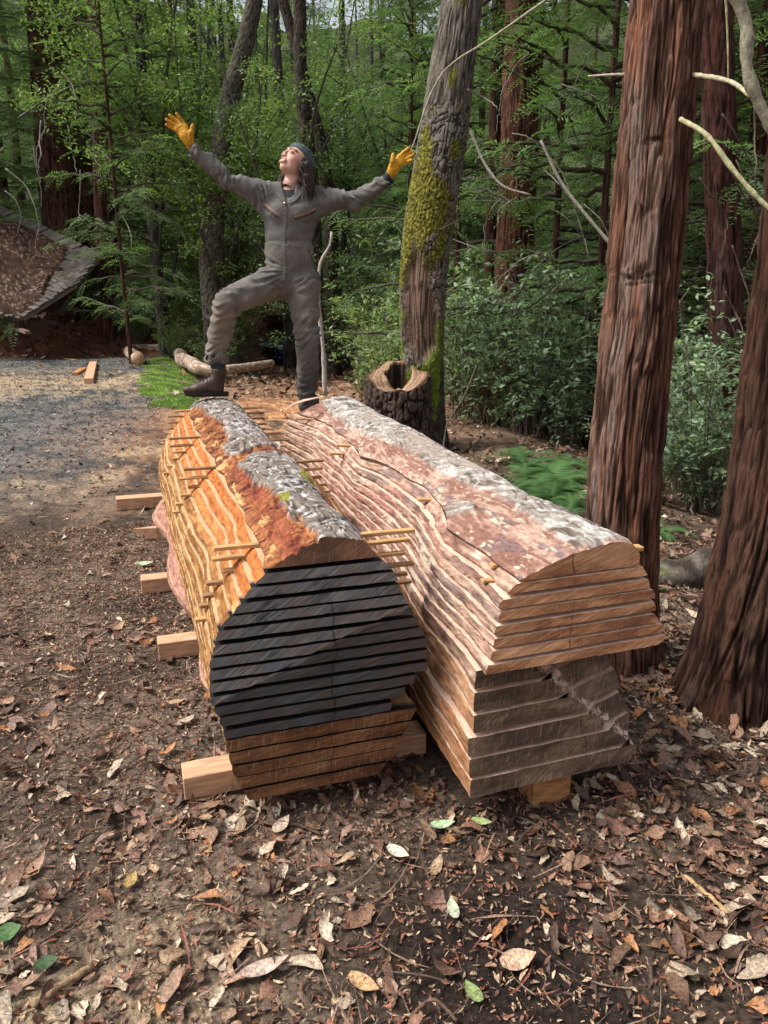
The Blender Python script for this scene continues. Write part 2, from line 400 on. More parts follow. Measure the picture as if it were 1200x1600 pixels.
def logs_block(x, y):   # footprint of the two timber stacks
    ok = np.zeros(len(x), bool)
    for o, ang, s0, s1 in ((OA, AA, 0.02, .50), (OB, AB, .03, .55)):
        dx, dy = x - o[0], y - o[1]; s = dx * cos(ang) + dy * sin(ang); t = -dx * sin(ang) + dy * cos(ang)
        ok |= (s > s0) & (s < s1) & (t > 0.12) & (t < 3.0)
    return ok
OA = np.array([-.40, 1.752]); AA = radians(18); OB = np.array([.23, 1.707]); AB = radians(19)
def sample_zone(n, r0, r1, amax, seed, dens):
    g = np.random.default_rng(seed); r = np.sqrt(g.uniform(r0 ** 2, r1 ** 2, n)); a = g.uniform(-amax, amax, n)
    x = r * np.sin(a); y = r * np.cos(a); k = (g.uniform(0, 1, n) < dens(x, y)) & ~logs_block(x, y); return np.stack([x[k], y[k]], -1)
def dens_near(x, y):
    c, mud, rd = ground_cols(x, y); n3 = fbm(x * 2.6, y * 2.6, 0, 77)
    d = .55 + .5 * n3 + .45 * sst(.7, 1.2, x - .12 * y); d = d * (1 - .93 * np.clip(mud*1.1,0,1)) * (1 - .90 * rd)
    d = d * (1 - .68 * sst(-.35, -.8, x) * sst(1.0, 1.8, y)); d = d * (.72 + .28 * sst(.3, .9, x))
    return np.clip(d, .03, 1)
g = np.random.default_rng(3)
XY = sample_zone(17000, .7, 3.4, .72, 21, dens_near); n = len(XY); lz = g.uniform(.030, .092, n) * np.where(g.uniform(0,1,n) < .40, .5, 1)
for (nm, XYs, L, W, lf, sd, st) in (('leaf_litter', XY, lz, lz * g.uniform(.26, .48, n), g.uniform(0.0, .012, n), 1, 7),):
    tag(link(nm, scatter_leaves(nm, XYs, L, W, lf, sd, st, .30), None), 'curled brown and tan dry leaves covering the dark soil', 'leaf litter', kind='stuff')
XY = sample_zone(20000, 3.2, 13, .66, 22, dens_near); n = len(XY); lz = g.uniform(.04, .10, n)
tag(link('leaf_litter', scatter_leaves('leaf_litter', XY, lz, lz * g.uniform(.3, .5, n), g.uniform(0, .015, n), 2, 3, .35)), 'dry leaves strewn over the ground behind the timber stacks', 'leaf litter', kind='stuff')
def dens_far(x, y): return np.where(road_mask(x, y) > .2, .04, np.where((x < -4) & (y < 19.5), .1, 1.0))
XY = sample_zone(26000, 12, 48, .62, 23, dens_far); n = len(XY); lz = g.uniform(.10, .22, n)
tag(link('leaf_litter', scatter_leaves('leaf_litter', XY, lz, lz * g.uniform(.35, .6, n), g.uniform(0, .02, n), 5, 3, .4)), 'brown fallen leaves on the wooded slope behind', 'leaf litter', kind='stuff')
# fine debris : chips, needles, twigs
XY = sample_zone(90000, .6, 5.0, .75, 24, lambda x, y: np.clip(.9 - .5 * road_mask(x, y), 0, 1)); n = len(XY); lz = g.uniform(.004, .030, n)
tag(link('forest_debris', scatter_leaves('forest_debris', XY, lz, np.clip(lz * g.uniform(.06, .5, n), .001, .009), g.uniform(0, .006, n), 6, 3, .4,
    np.array([(.34,.22,.14),(.20,.10,.06),(.08,.05,.04),(.42,.30,.19),(.22,.08,.045)]))), 'fine bark chips and needles on the soil', 'forest debris', kind='stuff')
XY = sample_zone(2600, .6, 5.5, .75, 25, lambda x, y: np.ones_like(x)); n = len(XY); lz = g.uniform(.05, .26, n)
tag(link('fallen_twigs', scatter_leaves('fallen_twigs', XY, lz, g.uniform(.0016, .005, n), g.uniform(0.004, .016, n), 8, 5, .08,
    np.array([(.13,.08,.06),(.06,.04,.03),(.26,.17,.12),(.17,.06,.04)]))), 'thin dark twigs lying among the leaves', 'twigs', kind='stuff')
XY = sample_zone(60000, 5.0, 20.5, .60, 26, lambda x, y: road_mask(x, y) * .9); n = len(XY); lz = g.uniform(.012, .05, n)
tag(link('gravel_chips', scatter_leaves('gravel_chips', XY, lz, lz * g.uniform(.3, .8, n), g.uniform(0, .004, n), 9, 3, .25,
    np.array([(.12,.12,.12),(.24,.24,.235),(.07,.075,.08),(.33,.24,.15),(.17,.11,.075)]))), 'fine gravel and wood chips on the grey track', 'gravel', kind='stuff')
# leaves one can single out
def leaf_thing(px, py, L, W, ang, col, label, under=.02, pt=None):
    p = PZ(px, py, .0); XY = np.array([[0.0, 0.0]])
    st = 7; t = np.linspace(-1, 1, st); prof = np.clip(1 - np.abs(t + .15) ** 2.2, .02, 1) ** .8
    V = []; 
    for i in range(st):
        for s_ in (-1, 0, 1): V.append([t[i] * L / 2, s_ * prof[i] * W / 2, .10 * L * t[i] ** 2 + .22 * abs(s_) * prof[i] * W / 2])
    F = [[i*3+j, (i+1)*3+j, (i+1)*3+j+1, i*3+j+1] for i in range(st-1) for j in range(2)]
    c = np.array([np.array(col) * (1.15 if k % 3 == 1 else .9 + .2 * (k % 2)) for k in range(st * 3)])
    me = mesh_np('fallen_leaf', V, np.array(F), [LITTER], col=c)
    o = link('fallen_leaf', me, None, (p[0], p[1], float(tz(p[0], p[1])) + under), (radians(8), radians(-6), radians(ang)))
    tag(o, label, 'leaf', 'single leaves that stand out on the ground')
leaf_thing(692, 1296, .068, .030, 5, (.33, .44, .26), 'pale green leaf on dark soil in front of the two log stacks')
leaf_thing(753, 1293, .06, .026, -20, (.26, .33, .13), 'yellowish green leaf on the soil below the right log stack')
leaf_thing(623, 1342, .072, .034, -40, (.50, .47, .36), 'cream dry leaf lying on the dark soil in the middle')
leaf_thing(707, 1425, .062, .030, 95, (.40, .44, .30), 'grey green leaf standing out on the mud')
leaf_thing(738, 1555, .055, .034, 120, (.20, .26, .10), 'olive green leaf near the bottom edge')
leaf_thing(14, 1455, .055, .050, 30, (.05, .11, .03), 'dark green round leaf at the lower left edge')
leaf_thing(74, 1507, .05, .034, 20, (.03, .065, .02), 'dark green glossy leaf beside the broken stick')
leaf_thing(440, 1292, .072, .036, 60, (.46, .36, .27), 'large tan leaf in front of the blackened log end')
leaf_thing(415, 1520, .105, .035, 20, (.42, .31, .25), 'long pinkish tan leaf in the foreground litter')
leaf_thing(205, 1375, .05, .03, 80, (.30, .20, .07), 'ochre leaf standing among the litter on the left')
leaf_thing(226, 886, .10, .05, 0, (.34, .42, .27), 'pale green leaf on the brown track left of the log')
leaf_thing(810, 1500, .085, .050, 15, (.46, .30, .20), 'broad orange tan leaf on the mud at the right')
leaf_thing(570, 1545, .08, .034, -35, (.40, .24, .12), 'orange brown leaf in the foreground litter')

# ================================================================== TIMBER STACKS
def frame_obj(name, me, o, ang, parent=None):
    ob = link(name, me, parent)
    if parent is None: ob.location = (o[0], o[1], 0); ob.rotation_euler = (0, 0, ang)
    return ob
def w2f(p, o, ang):
    dx, dy = p[0] - o[0], p[1] - o[1]; return dx * cos(ang) + dy * sin(ang), -dx * sin(ang) + dy * cos(ang)
# --- materials of cut ends
def end_dark():
    m = mat_new('weathered_black_end_grain'); q = N(m); v = q.obj()
    base = q.noise(v, 7, 5, .6)
    c = q.ramp(base, [(.36, (.045, .045, .046)), (.47, (.095, .098, .102)), (.54, (.105, .085, .074)), (.62, (.092, .108, .120))])
    x = q.n('SeparateXYZ', i_0=v)
    ln = q.math('SUBTRACT', x.outputs[2], q.math('MULTIPLY_ADD', x.outputs[0], .40, .410))     # diagonal between two saw cuts
    up = q.ramp(ln, [(.0, 0.0), (.004, 1.0)]); 
    s1 = q.noise(q.mapv(v, (6, 1, 160), (0, radians(35), 0)), 1.0, 3, .7); s2 = q.noise(q.mapv(v, (5, 1, 190), (0, radians(14), 0)), 1.0, 3, .7)
    sc = q.mix(up, s2, s1); sm = q.ramp(sc, [(.50, 0.0), (.66, .75)]); c = q.mix(1.0, c, q.ramp(sc, [(.34, .55), (.5, 1.0)]), 'MULTIPLY')
    c = q.mix(sm, c, (.24, .235, .225))
    band = q.ramp(q.math('ABSOLUTE', q.math('ADD', ln, q.math('MULTIPLY_ADD', q.noise(v, 18, 4), .05, -.025))), [(.0, 1.0), (.014, 0.0)])
    bm = q.math('MULTIPLY', band, q.ramp(q.noise(q.mapv(v, (8, 1, 110), (0, radians(24), 0)), 1.0, 5, .8), [(.40, 0.0), (.50, 1.0)]))
    pale = q.ramp(q.noise(q.mapv(v, (14, 1, 30)), 1.0, 4, .6), [(.52, 0.0), (.64, .65)]); c = q.mix(pale, c, (.095, .12, .145))
    grey = q.ramp(q.noise(q.mapv(v, (5, 1, 11)), 1.0, 3), [(.45, .0), (.62, .55)]); c = q.mix(grey, c, (.095, .080, .070)); c = q.mix(1.0, c, q.mix(up, (.70, .70, .70), (1.7, 1.7, 1.7)), 'MULTIPLY'); c = q.mix(q.math('MULTIPLY', bm, .9), c, (.36, .34, .31))
    cr = q.math('ABSOLUTE', q.math('SUBTRACT', x.outputs[0], q.math('MULTIPLY_ADD', q.noise(q.mapv(v, (0, 0, 7)), 1.0, 2), .10, .225)))
    c = q.mix(q.math('MULTIPLY', q.ramp(cr, [(.0, 1.0), (.0028, 0.0)]), q.ramp(x.outputs[2], [(.1, 1.0), (.62, .9), (.66, 0.0)])), c, (.004, .004, .004))
    q.out(c, .5, q.bump(q.math('ADD', sc, q.noise(v, 300, 3)), .5, .004), .4); return m
def end_tan(name, c1, c2, c3, diag=28, crack=.27, dark=None):
    m = mat_new(name); q = N(m); v = q.obj()
    base = q.noise(q.mapv(v, (3.5, 1, 16)), 1.0, 6, .65, .4)
    c = q.ramp(base, [(.40, c1), (.5, c2), (.60, c3)])
    s1 = q.noise(q.mapv(v, (9, 1, 260), (0, radians(diag), 0)), 1.0, 3, .75)
    c = q.mix(1.0, c, q.ramp(s1, [(.36, .55), (.5, 1.0), (.64, 1.6)]), 'MULTIPLY')
    x = q.n('SeparateXYZ', i_0=v)
    if dark is not None:
        dk = q.ramp(q.noise(v, 5, 4), [(.40, 0.0), (.60, .75)]); c = q.mix(dk, c, dark)
    if dark is not None:
        ln = q.math('ADD', q.math('MULTIPLY_ADD', x.outputs[0], .673, -.4813), q.math('MULTIPLY', x.outputs[2], .7406)); ln = q.math('ADD', ln, q.math('MULTIPLY_ADD', q.noise(v, 26, 5, .7), .07, -.035))
        bd = q.math('MULTIPLY', q.ramp(ln, [(.0, 0.0), (.003, 1.0), (.016, 1.0), (.022, 0.0)]), q.ramp(q.noise(v, 45, 5, .7), [(.40, .0), (.52, 1.0)])); c = q.mix(bd, c, (.66, .50, .38))
    s3 = q.ramp(q.noise(q.mapv(v, (260, 1, 14), (0, radians(-12), 0)), 1.0, 3, .7), [(.55, 0.0), (.68, .45)]); c = q.mix(s3, c, (.60, .46, .34))
    cr = q.math('ABSOLUTE', q.math('SUBTRACT', x.outputs[0], q.math('MULTIPLY_ADD', q.noise(q.mapv(v, (0, 0, 5)), 1.0, 2), .14, crack - .07)))
    c = q.mix(q.math('MULTIPLY', q.ramp(cr, [(.0, .9), (.0018, 0.0)]), q.ramp(q.noise(v, 16, 3), [(.45, 0.0), (.55, 1.0)])), c, (.05, .03, .02))
    q.out(c, .72, q.bump(q.math('ADD', s1, q.noise(v, 240, 3)), .5, .004), .3); return m
E_DARK = end_dark()
E_TANA = end_tan('pale_brown_end_grain', (.090, .036, .014), (.16, .068, .027), (.23, .11, .048), 12)
E_TANB = end_tan('orange_brown_end_grain', (.24, .095, .045), (.42, .19, .088), (.56, .30, .155), 20)
E_GREYB = end_tan('grey_brown_end_grain', (.085, .052, .034), (.155, .098, .062), (.25, .165, .11), 40, .36, (.060, .040, .028))
E_CAPA = end_tan('brown_cap_end_grain', (.09, .045, .030), (.20, .095, .055), (.30, .15, .08), 35, .9, (.06, .035, .03))
PLANED = simple('fresh_sawn_face', (.62, .44, .25), .7, .18, 9, .3, 160, .25, (6, 1, 6))
PLANEDB = simple('fresh_sawn_pale_face', (.66, .47, .36), .7, .16, 9, .3, 160, .25, (6, 1, 6))
def planed_gap_shade():
    m = mat_new('fresh_sawn_face_with_painted_gap_shade'); q = N(m); v = q.obj(); x = q.n('SeparateXYZ', i_0=v)
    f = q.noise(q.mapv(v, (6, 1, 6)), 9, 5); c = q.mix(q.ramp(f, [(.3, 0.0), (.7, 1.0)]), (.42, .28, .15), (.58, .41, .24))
    k = q.ramp(q.math('ADD', x.outputs[1], q.math('MULTIPLY', q.noise(v, 12, 3), .05)), [(.055, 1.0), (.085, 0.0)])  # shade of the gaps between planks, painted into the colour near the front
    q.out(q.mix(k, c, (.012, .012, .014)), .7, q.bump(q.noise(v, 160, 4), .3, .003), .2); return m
PLANEDA = planed_gap_shade()
SIDE = vcol_mat('live_edge', .9, 70, .45, .8, .008, (1, .22, 1), .2)
BARK = vcol_mat('plate_bark', .85, 90, .35, .8, .006, (1, .5, 1), .25)

def slab_mesh(name, Lf, Rf, z0, z1, t0, t1, front, mats, cols, seed, nt=250, rough=.004, topdip=None):
    """plank with live edges. Lf/Rf(t, z) -> lateral position; front(s, z) -> t of the cut end"""
    kz = 5; zz = np.linspace(z0, z1, kz); t = t0 + (t1 - t0) * np.linspace(0, 1, nt)
    T, Zg = np.meshgrid(t, zz, indexing='ij')
    sc = 1 + 0 * T; sc[:, 1:-1] = .7
    def edge(fn, sgn, sd):
        b = fn(T, Zg)
        fib = vn(T * 7, Zg * 12, 0, sd) * rough * .6 + vn(T * 30, Zg * 60, 0, sd + 1) * rough * .5 + np.abs(vn(T * 90, Zg * 260, 0, sd + 2)) * rough * .8
        return b + fib * sc - sgn * .0015 * (np.abs(np.linspace(-1, 1, kz)) > .99)
    SL = edge(Lf, -1, seed); SR = edge(Rf, 1, seed + 40)
    ms = 9; zc = []
    # loop: left bottom->top (kz), top left->right (ms inner), right top->bottom (kz), bottom right->left (ms inner)
    a = np.linspace(0, 1, ms + 2)[1:-1]
    S = [SL[:, i] for i in range(kz)] + [SL[:, -1] + (SR[:, -1] - SL[:, -1]) * q for q in a] + [SR[:, i] for i in range(kz)][::-1] + [SR[:, 0] + (SL[:, 0] - SR[:, 0]) * q for q in a]
    ZZ = list(zz) + [z1] * ms + list(zz[::-1]) + [z0] * ms
    S = np.stack(S, 1); m = S.shape[1]; Zf = np.tile(np.array(ZZ), (nt, 1)); Tf = np.tile(t[:, None], (1, m))
    sag = .0025 * vn(t * 1.1, 0, 0, seed + 5); Zf = Zf + sag[:, None]
    # front plane: blend the first stations to front(s,z)
    ft = front(S, Zf); wgt = np.clip(1 - (Tf - t0) / .40, 0, 1); Tf = Tf + (ft - t0) * wgt
    bk = .03 * vn(S * 12, Zf * 30, 0, seed + 8); Tf = Tf + bk * np.clip((Tf - t1 + .2) / .2, 0, 1)
    V = np.stack([S, Tf, Zf], -1).reshape(-1, 3)
    F = grid_faces(nt, m, True); seg = np.tile(np.arange(m), nt - 1)
    isd = (seg < kz - 1) | ((seg >= kz + ms) & (seg < 2 * kz + ms - 1)); fm = np.where(isd, 1, 2)
    # colours of the live edge
    ss = S.reshape(-1); tt = Tf.reshape(-1); zq = Zf.reshape(-1)
    col = cols(ss, tt, zq, seed)
    # end caps, a fine sheet each
    n0 = len(V); VV = [V]; FF = [F]; MM = [fm]; CC = [col]
    for end in (0, 1):
        ns = 26; k = 4; row = 0 if end == 0 else nt - 1
        zs = np.linspace(z0, z1, k) + sag[row]
        lz = np.interp(np.linspace(0, 1, k), np.linspace(0, 1, kz), SL[row]); rz = np.interp(np.linspace(0, 1, k), np.linspace(0, 1, kz), SR[row])
        u = np.linspace(0, 1, ns)
        Sg = lz[:, None] + (rz - lz)[:, None] * u[None]; Zz = np.tile(zs[:, None], (1, ns))
        if end == 0: Tg = front(Sg, Zz) - .0004
        else: Tg = t1 + .03 * vn(Sg * 12, Zz * 30, 0, seed + 8)
        VV.append(np.stack([Sg, Tg, Zz], -1).reshape(-1, 3)); f = grid_faces(k, ns); f = f if end == 0 else f[:, ::-1]
        FF.append(f + n0); MM.append(np.zeros(len(f), int)); CC.append(np.full((k * ns, 3), .3)); n0 += k * ns
    F = np.concatenate(FF); F[:len(fm)] = F[:len(fm)][:, ::-1]
    return mesh_np(name, np.concatenate(VV), F, mats, np.concatenate(MM), smooth=False, col=np.concatenate(CC))

ORD = ['topmost','second','third','fourth','fifth','sixth','seventh','eighth','ninth','tenth','eleventh','twelfth','thirteenth','fourteenth','fifteenth','sixteenth','seventeenth','eighteenth','nineteenth']
# ---- stack A profile (z -> s at the face), measured
LAz = [.08, .15, .277, .415, .507, .602, .714, .752]; LAs = [.02, -.012, -.041, -.061, -.052, -.022, .074, .112]
RAz = [.06, .12, .289, .40, .491, .643, .721, .752]; RAs = [.40, .45, .515, .535, .543, .500, .435, .405]
def LA(t, z):
    b = np.interp(z, LAz, LAs)
    b = b - .045 * sst(0, 2.2, t) * np.interp(z, [.25, .5, .72], [1, 1, .3])
    b = b + .010 * vn(t * 1.6, z * 3, 0, 50) + .006 * vn(t * 4.5, z * 7, 0, 51)
    b = b - .015 * np.exp(-((t - 2.35) / .25) ** 2) * np.interp(z, [.4, .6, .75], [0, 1, .4]) + .018 * np.exp(-((t - .62) / .16) ** 2) * np.interp(z, [.5, .66, .75], [0, 1, .6])
    b = b + .09 * sst(2.75, 3.2, t) * np.interp(z, [.1, .4, .72], [.4, 1, .2])
    low = sst(.20, .13, z)
    b = b - low * sst(.35, .75, t) * (.040 + .035 * np.cos((t - 2.9) * 2 * pi / 1.25) + .05 * sst(1.2, 2.6, t))
    return b
def RA(t, z):
    b = np.interp(z, RAz, RAs)
    return b + .02 * vn(t * 1.8, z * 5, 0, 60) + .012 * vn(t * 5, z * 14, 0, 61) + .02 * sst(0, .6, t)
def frontA(s, z):
    ln = z - (.410 + .40 * s)
    return np.where(ln < 0, .010, 0) + .0025 * vn(s * 30, z * 25, 0, 62) 
def colA(s, t, z, seed):
    n = fbm(t * 1.6, z * 45, s * 4, 70 + seed % 3); n2 = vn(t * 14, z * 230, 0, seed); n3 = fbm(t * 7, z * 60, 0, seed + 3)
    c = cmix((.215, .090, .026), (.40, .215, .078), sst(-.4, .5, n + .5 * n2))
    c = cmix_arr(c, (.56, .38, .19), sst(.42, .55, n3))                    # torn pale patches
    c = cmix_arr(c, (.20, .085, .035), sst(.35, .6, -n3 + .25 * n2))
    c = cmix_arr(c, (.44, .13, .035), sst(.60, .72, z + .05 * n) * .8)
    c = cmix_arr(c, (.34, .17, .13), sst(.21, .17, z) * sst(.3, .5, t))
    return np.clip(c * (1 + .2 * n2[:, None]), .01, .9)
def cmix_arr(c, k, m): return c * (1 - m[..., None]) + np.asarray(k) * m[..., None]
zA = np.linspace(.745, .085, 19)      # tops of the planks; thickness .027 in the dark part, tighter below
pA = (0.745 - .085) / 18.0; kerfs = []
G_A = 'planks of the black ended timber stack'; G_B = 'planks of the pale ended timber stack'
for k in range(18):
    ztop = .745 - k * .0365; th = .0265 if k < 13 else .0362
    if k >= 13: ztop = .745 - 13 * .0365 + .001 - (k - 13) * .0405
    kerfs.append(ztop)
    dk = k < 13
    t1 = 3.18 + .05 * vn(k * 1.7, 3.3, 0, 5)
    cut = {10: .035, 11: .06, 12: .09}.get(k, 0)
    Rf = (lambda c: (lambda t, z: RA(t, z) - c * sst(.5, 0, t)))(cut)
    z0 = ztop - th
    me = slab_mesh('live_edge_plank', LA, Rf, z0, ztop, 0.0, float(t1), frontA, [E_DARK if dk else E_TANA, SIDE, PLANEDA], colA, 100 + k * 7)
    o = frame_obj('live_edge_plank', me, OA, AA)
    lab = ('black weathered end plank, %s below the bark cap of the left stack' % ('first' if k == 0 else ORD[k])) if dk else ('brown end plank, %s from the bottom of the left stack' % (['lowest', 'second', 'third', 'fourth', 'fifth'][17 - k]))
    if k == 17: lab = 'lowest brown plank of the left stack with wavy pink edge'
    tag(o, lab, 'plank', G_A)
A_BOT = kerfs[-1] - .0362

# ---- cap of stack A
def cap_mesh(name, Lf, Rf, zb, hf, t0, t1, front, mats, colf, ns=150, nt=860, thick_edge=.004):
    t = t0 + (t1 - t0) * (np.linspace(0, 1, nt)); u = np.linspace(0, 1, ns)
    L = Lf(t) ; R = Rf(t)
    S = L[:, None] + (R - L)[:, None] * u[None]; T = np.tile(t[:, None], (1, ns)); H = hf(S, T, u[None] + 0 * T)
    T2 = T + (front(S, 0 * S + zb) ) * np.clip(1 - (T - t0) / .3, 0, 1)
    V = [np.stack([S, T2, zb + H], -1).reshape(-1, 3), np.stack([S, T2, zb + 0 * H], -1).reshape(-1, 3)[np.r_[0:ns]], ]
    n = nt * ns
    Vt = V[0]; F = grid_faces(nt, ns); M = np.full(len(F), 1)
    # bottom: two rails and a flat sheet
    bl = np.stack([L, T2[:, 0], np.full(nt, zb)], -1); br = np.stack([R, T2[:, -1], np.full(nt, zb)], -1)
    VV = [Vt, bl, br]; i = np.arange(nt - 1)
    e1 = np.stack([n + i, i * ns, (i + 1) * ns, n + i + 1], -1)[:, ::-1]
    e2 = np.stack([n + nt + i, n + nt + i + 1, (i + 1) * ns + ns - 1, i * ns + ns - 1], -1)[:, ::-1]
    e3 = np.stack([n + i, n + i + 1, n + nt + i + 1, n + nt + i], -1)[:, ::-1]
    FF = [F[:, ::-1][:, ::-1], e1, e2, e3]; MM = [M, np.full(nt - 1, 1), np.full(nt - 1, 1), np.full(nt - 1, 2)]; k0 = n + 2 * nt
    cc = [colf(S.reshape(-1), T.reshape(-1), u.repeat(1)[None].repeat(nt, 0).reshape(-1), H.reshape(-1)), np.full((2 * nt, 3), .3)]
    for row, sg in ((0, 1), (nt - 1, -1)):
        k = 6; zf = np.linspace(0, 1, k)
        Zg = zb + H[row][None] * zf[:, None]; Sg = np.tile(S[row][None], (k, 1)); Tg = np.tile(T2[row][None], (k, 1)) - sg * .0004
        VV.append(np.stack([Sg, Tg, Zg], -1).reshape(-1, 3)); f = grid_faces(k, ns)
        FF.append((f if sg > 0 else f[:, ::-1]) + k0); MM.append(np.zeros(len(f), int)); k0 += k * ns; cc.append(np.full((k * ns, 3), .3))
    Fa = np.concatenate(FF); sm = np.concatenate(MM) == 1
    return mesh_np(name, np.concatenate(VV), Fa, mats, np.concatenate(MM), smooth=sm, col=np.concatenate(cc)), (S, T2, H)
def silverA(s, t):
    n = fbm(s * 9, t * 4, 0, 80); n2 = vn(s * 40, t * 16, 0, 81)
    left = .205 + .035 * np.sin(t * 3.1 + 1) - .05 * sst(1.6, 2.6, t) + .03 * n + .015 * n2
    a = sst(-.006, .006, s - left) * sst(.006, -.006, s - (.425 + .02 * n))
    gap = np.exp(-((t - (1.27 + .55 * (s - .3) + .09 * n + .03*n2)) / .075) ** 2)
    return a * (1 - sst(.3, .6, gap) * sst(.47, .36, s + .1 * n))
def plates(s, t, seed, fs=34, ft=10):
    """height of blocky plate bark, 0 in furrows..1"""
    ws = s * fs + 1.5 * vn(s * 14, t * 7, 0, seed) ; wt = t * ft + 1.5 * vn(s * 12, t * 5, 0, seed + 1)
    a = np.abs(vn(ws, wt, 0, seed + 2)); b = np.abs(vn(ws * .6, wt * 1.7, 3.3, seed + 3))
    return np.clip(np.minimum(a * 2.4, .35 + b * 2.2), 0, 1)
def hA(s, t, u):
    dome = np.interp(u, [0, .06, .18, .35, .55, .75, .92, 1], [.003, .015, .032, .046, .051, .045, .026, .005])
    dome = dome * (1 + .10 * vn(t * 2.2, s * 3, 0, 82)) - .016 * sst(.03, .0, t) * sst(.5, 0, u)
    si = silverA(s, t); fb = fbm(s * 30, t * 9, 0, 83)
    rot = .012 * np.abs(vn(s * 22 + 3 * vn(s * 9, t * 9, 0, 98), t * 60, 0, 84)) + .014 * fb + .006 * vn(s * 40, t * 150, 0, 99)
    ed = np.clip(np.minimum(u, 1 - u) / .12, 0, 1)
    return np.maximum(.001, dome + (si * (.010 + .006 * plates(s, t, 85, 60, 13)) + (1 - si) * (rot - .008)) * (.15 + .85 * ed))
def cA(s, t, u, h):
    si = silverA(s, t); p = plates(s, t, 85, 60, 13); n = fbm(s * 14, t * 6, 0, 88); n2 = vn(s * 60, t * 30, 0, 89)
    bark = cmix((.055, .042, .035), (.20, .165, .14), sst(.1, .6, p + .3 * n2)); wl = 1 - np.abs(vn(s * 26 + t * 9 + 2 * vn(s * 12, t * 6, 0, 96), t * 26 - s * 20, 0, 97)) * 4; bark = cmix_arr(bark, (.50, .49, .48), sst(.0, .9, wl + .7 * n2 + .6 * n) * .75)
    bark = cmix_arr(bark, (.20, .14, .11), sst(.2, .5, -n) * .6)
    mossm = sst(.1, .3, fbm(s * 16, t * 6, 0, 90) + .35 * np.exp(-(((s - .43) / .055) ** 2)) * 2.4 - .30) * sst(.2, .4, t) * sst(1.5, 1.0, t)
    bark = cmix_arr(bark, (.22, .22, .03), np.clip(mossm, 0, 1))
    fb2 = vn(s * 20 + 3 * vn(s * 9, t * 9, 0, 98), t * 110, 0, 95); org = cmix((.19, .062, .026), (.41, .165, .058), sst(-.5, .5, n + .9 * fb2 + .3 * n2))
    org = cmix_arr(org, (.10, .028, .018), sst(.15, .45, fbm(s * 16, t * 30, 0, 91) + .5 * fb2)); org = cmix_arr(org, (.26, .06, .035), sst(.06, .0, np.abs(s - .18)) * sst(1.3, .9, t) * .6)
    org = cmix_arr(org, (.56, .34, .14), sst(.32, .5, fbm(s * 24, t * 9, 0, 92)) * sst(.22, .12, s))
    return np.clip(cmix_arr(org, (0, 0, 0), si) + bark * si[..., None], .01, .9)
meA, (SA_, TA_, HA_) = cap_mesh('bark_cap', lambda t: LA(t, .752 + 0 * t) + .005 + .012 * vn(t * 9, 0, 0, 93), lambda t: RA(t, .752 + 0 * t) - .006 + .012 * vn(t * 8, 0, 0, 94), .7565, hA, 0, 3.12, lambda s, z: .0 * s, [E_CAPA, BARK, PLANED], cA)
capA = frame_obj('bark_cap', meA, OA, AA)
tag(capA, 'silvery bark cap with orange torn edge and yellow moss on the black ended stack', 'bark cap')

# ---- stack B
LBz = [.12, .287, .445, .497, .614, .69, .735]; LBs = [.0, .007, .02, .018, .040, .063, .106]
RBz = [.12, .16, .30, .478, .522, .702, .745]; RBs = [.50, .545, .53, .50, .581, .520, .485]
def LB(t, z):
    hi = np.interp(t, [0, .22, .46, .70, .92, 1.38, 1.58, 1.78, 2.05, 2.6, 3.0, 3.4], [.110, .140, .128, .205, .243, .256, .190, .215, .268, .285, .20, .20])
    lo = np.interp(t, [0, .24, .43, 1.06, 1.65, 2.5, 3.0, 3.4], [.016, .033, .045, .123, .137, .155, .10, .10])
    up = lo + (hi - lo) * np.interp(z, [.5, .614, .69, .735], [0, .25, .52, 1])
    dn = np.interp(z, [.12, .287, .445, .5], [.0, .007, .018, .016]) + (lo - .016)
    b = np.where(z > .5, up, dn)
    return b + .009 * vn(t * 2.2, z * 3.5, 0, 150) + .005 * vn(t * 6.5, z * 7, 0, 151)
def RB(t, z):
    b = np.interp(z, RBz, RBs) + np.interp(t, [0, .6, 1.2, 2, 3], [0, 0.0, .02, .06, .09])
    return b + .016 * vn(t * 2, z * 6, 0, 152) + .01 * vn(t * 6, z * 20, 0, 153)
def frontBu(s, z): return -.12 * (.745 - z) + .002 * vn(s * 20, z * 30, 0, 154)
def frontBl(s, z):
    n = .5 * vn(s * 28, z * 28, 0, 157) + .5 * vn(s * 9, z * 9, 0, 158)
    d = ((s - .22) * .30 + (z - .45) * .33) / .4456 + .012 * n
    return .022 - .10 * (.45 - z) + .50 * np.clip(d, 0, 1) + .028 * sst(0, .010, d) + .003 * vn(s * 30, z * 40, 0, 155)
def colB(s, t, z, seed):
    n = fbm(t * 2.5, z * 40, s * 3, 160 + seed % 2); n2 = vn(t * 16, z * 200, 0, seed); n3 = fbm(t * 8, z * 50, 0, seed + 3)
    c = cmix((.19, .10, .075), (.43, .28, .205), sst(-.45, .45, n + .5 * n2))
    c = cmix_arr(c, (.38, .17, .135), sst(.05, .4, fbm(t * 1.8, z * 10, 0, 163)) * .55)
    c = cmix_arr(c, (.17, .13, .125), sst(.15, .45, fbm(t * 3, z * 20, 0, 164)) * .6)
    c = cmix_arr(c, (.62, .50, .40), sst(.30, .5, n3) * .7)
    c = cmix_arr(c, (.46, .21, .07), sst(.47, .42, z) * .55)
    return np.clip(c * (1 + .22 * n2[:, None]), .01, .9)
zz = .7315
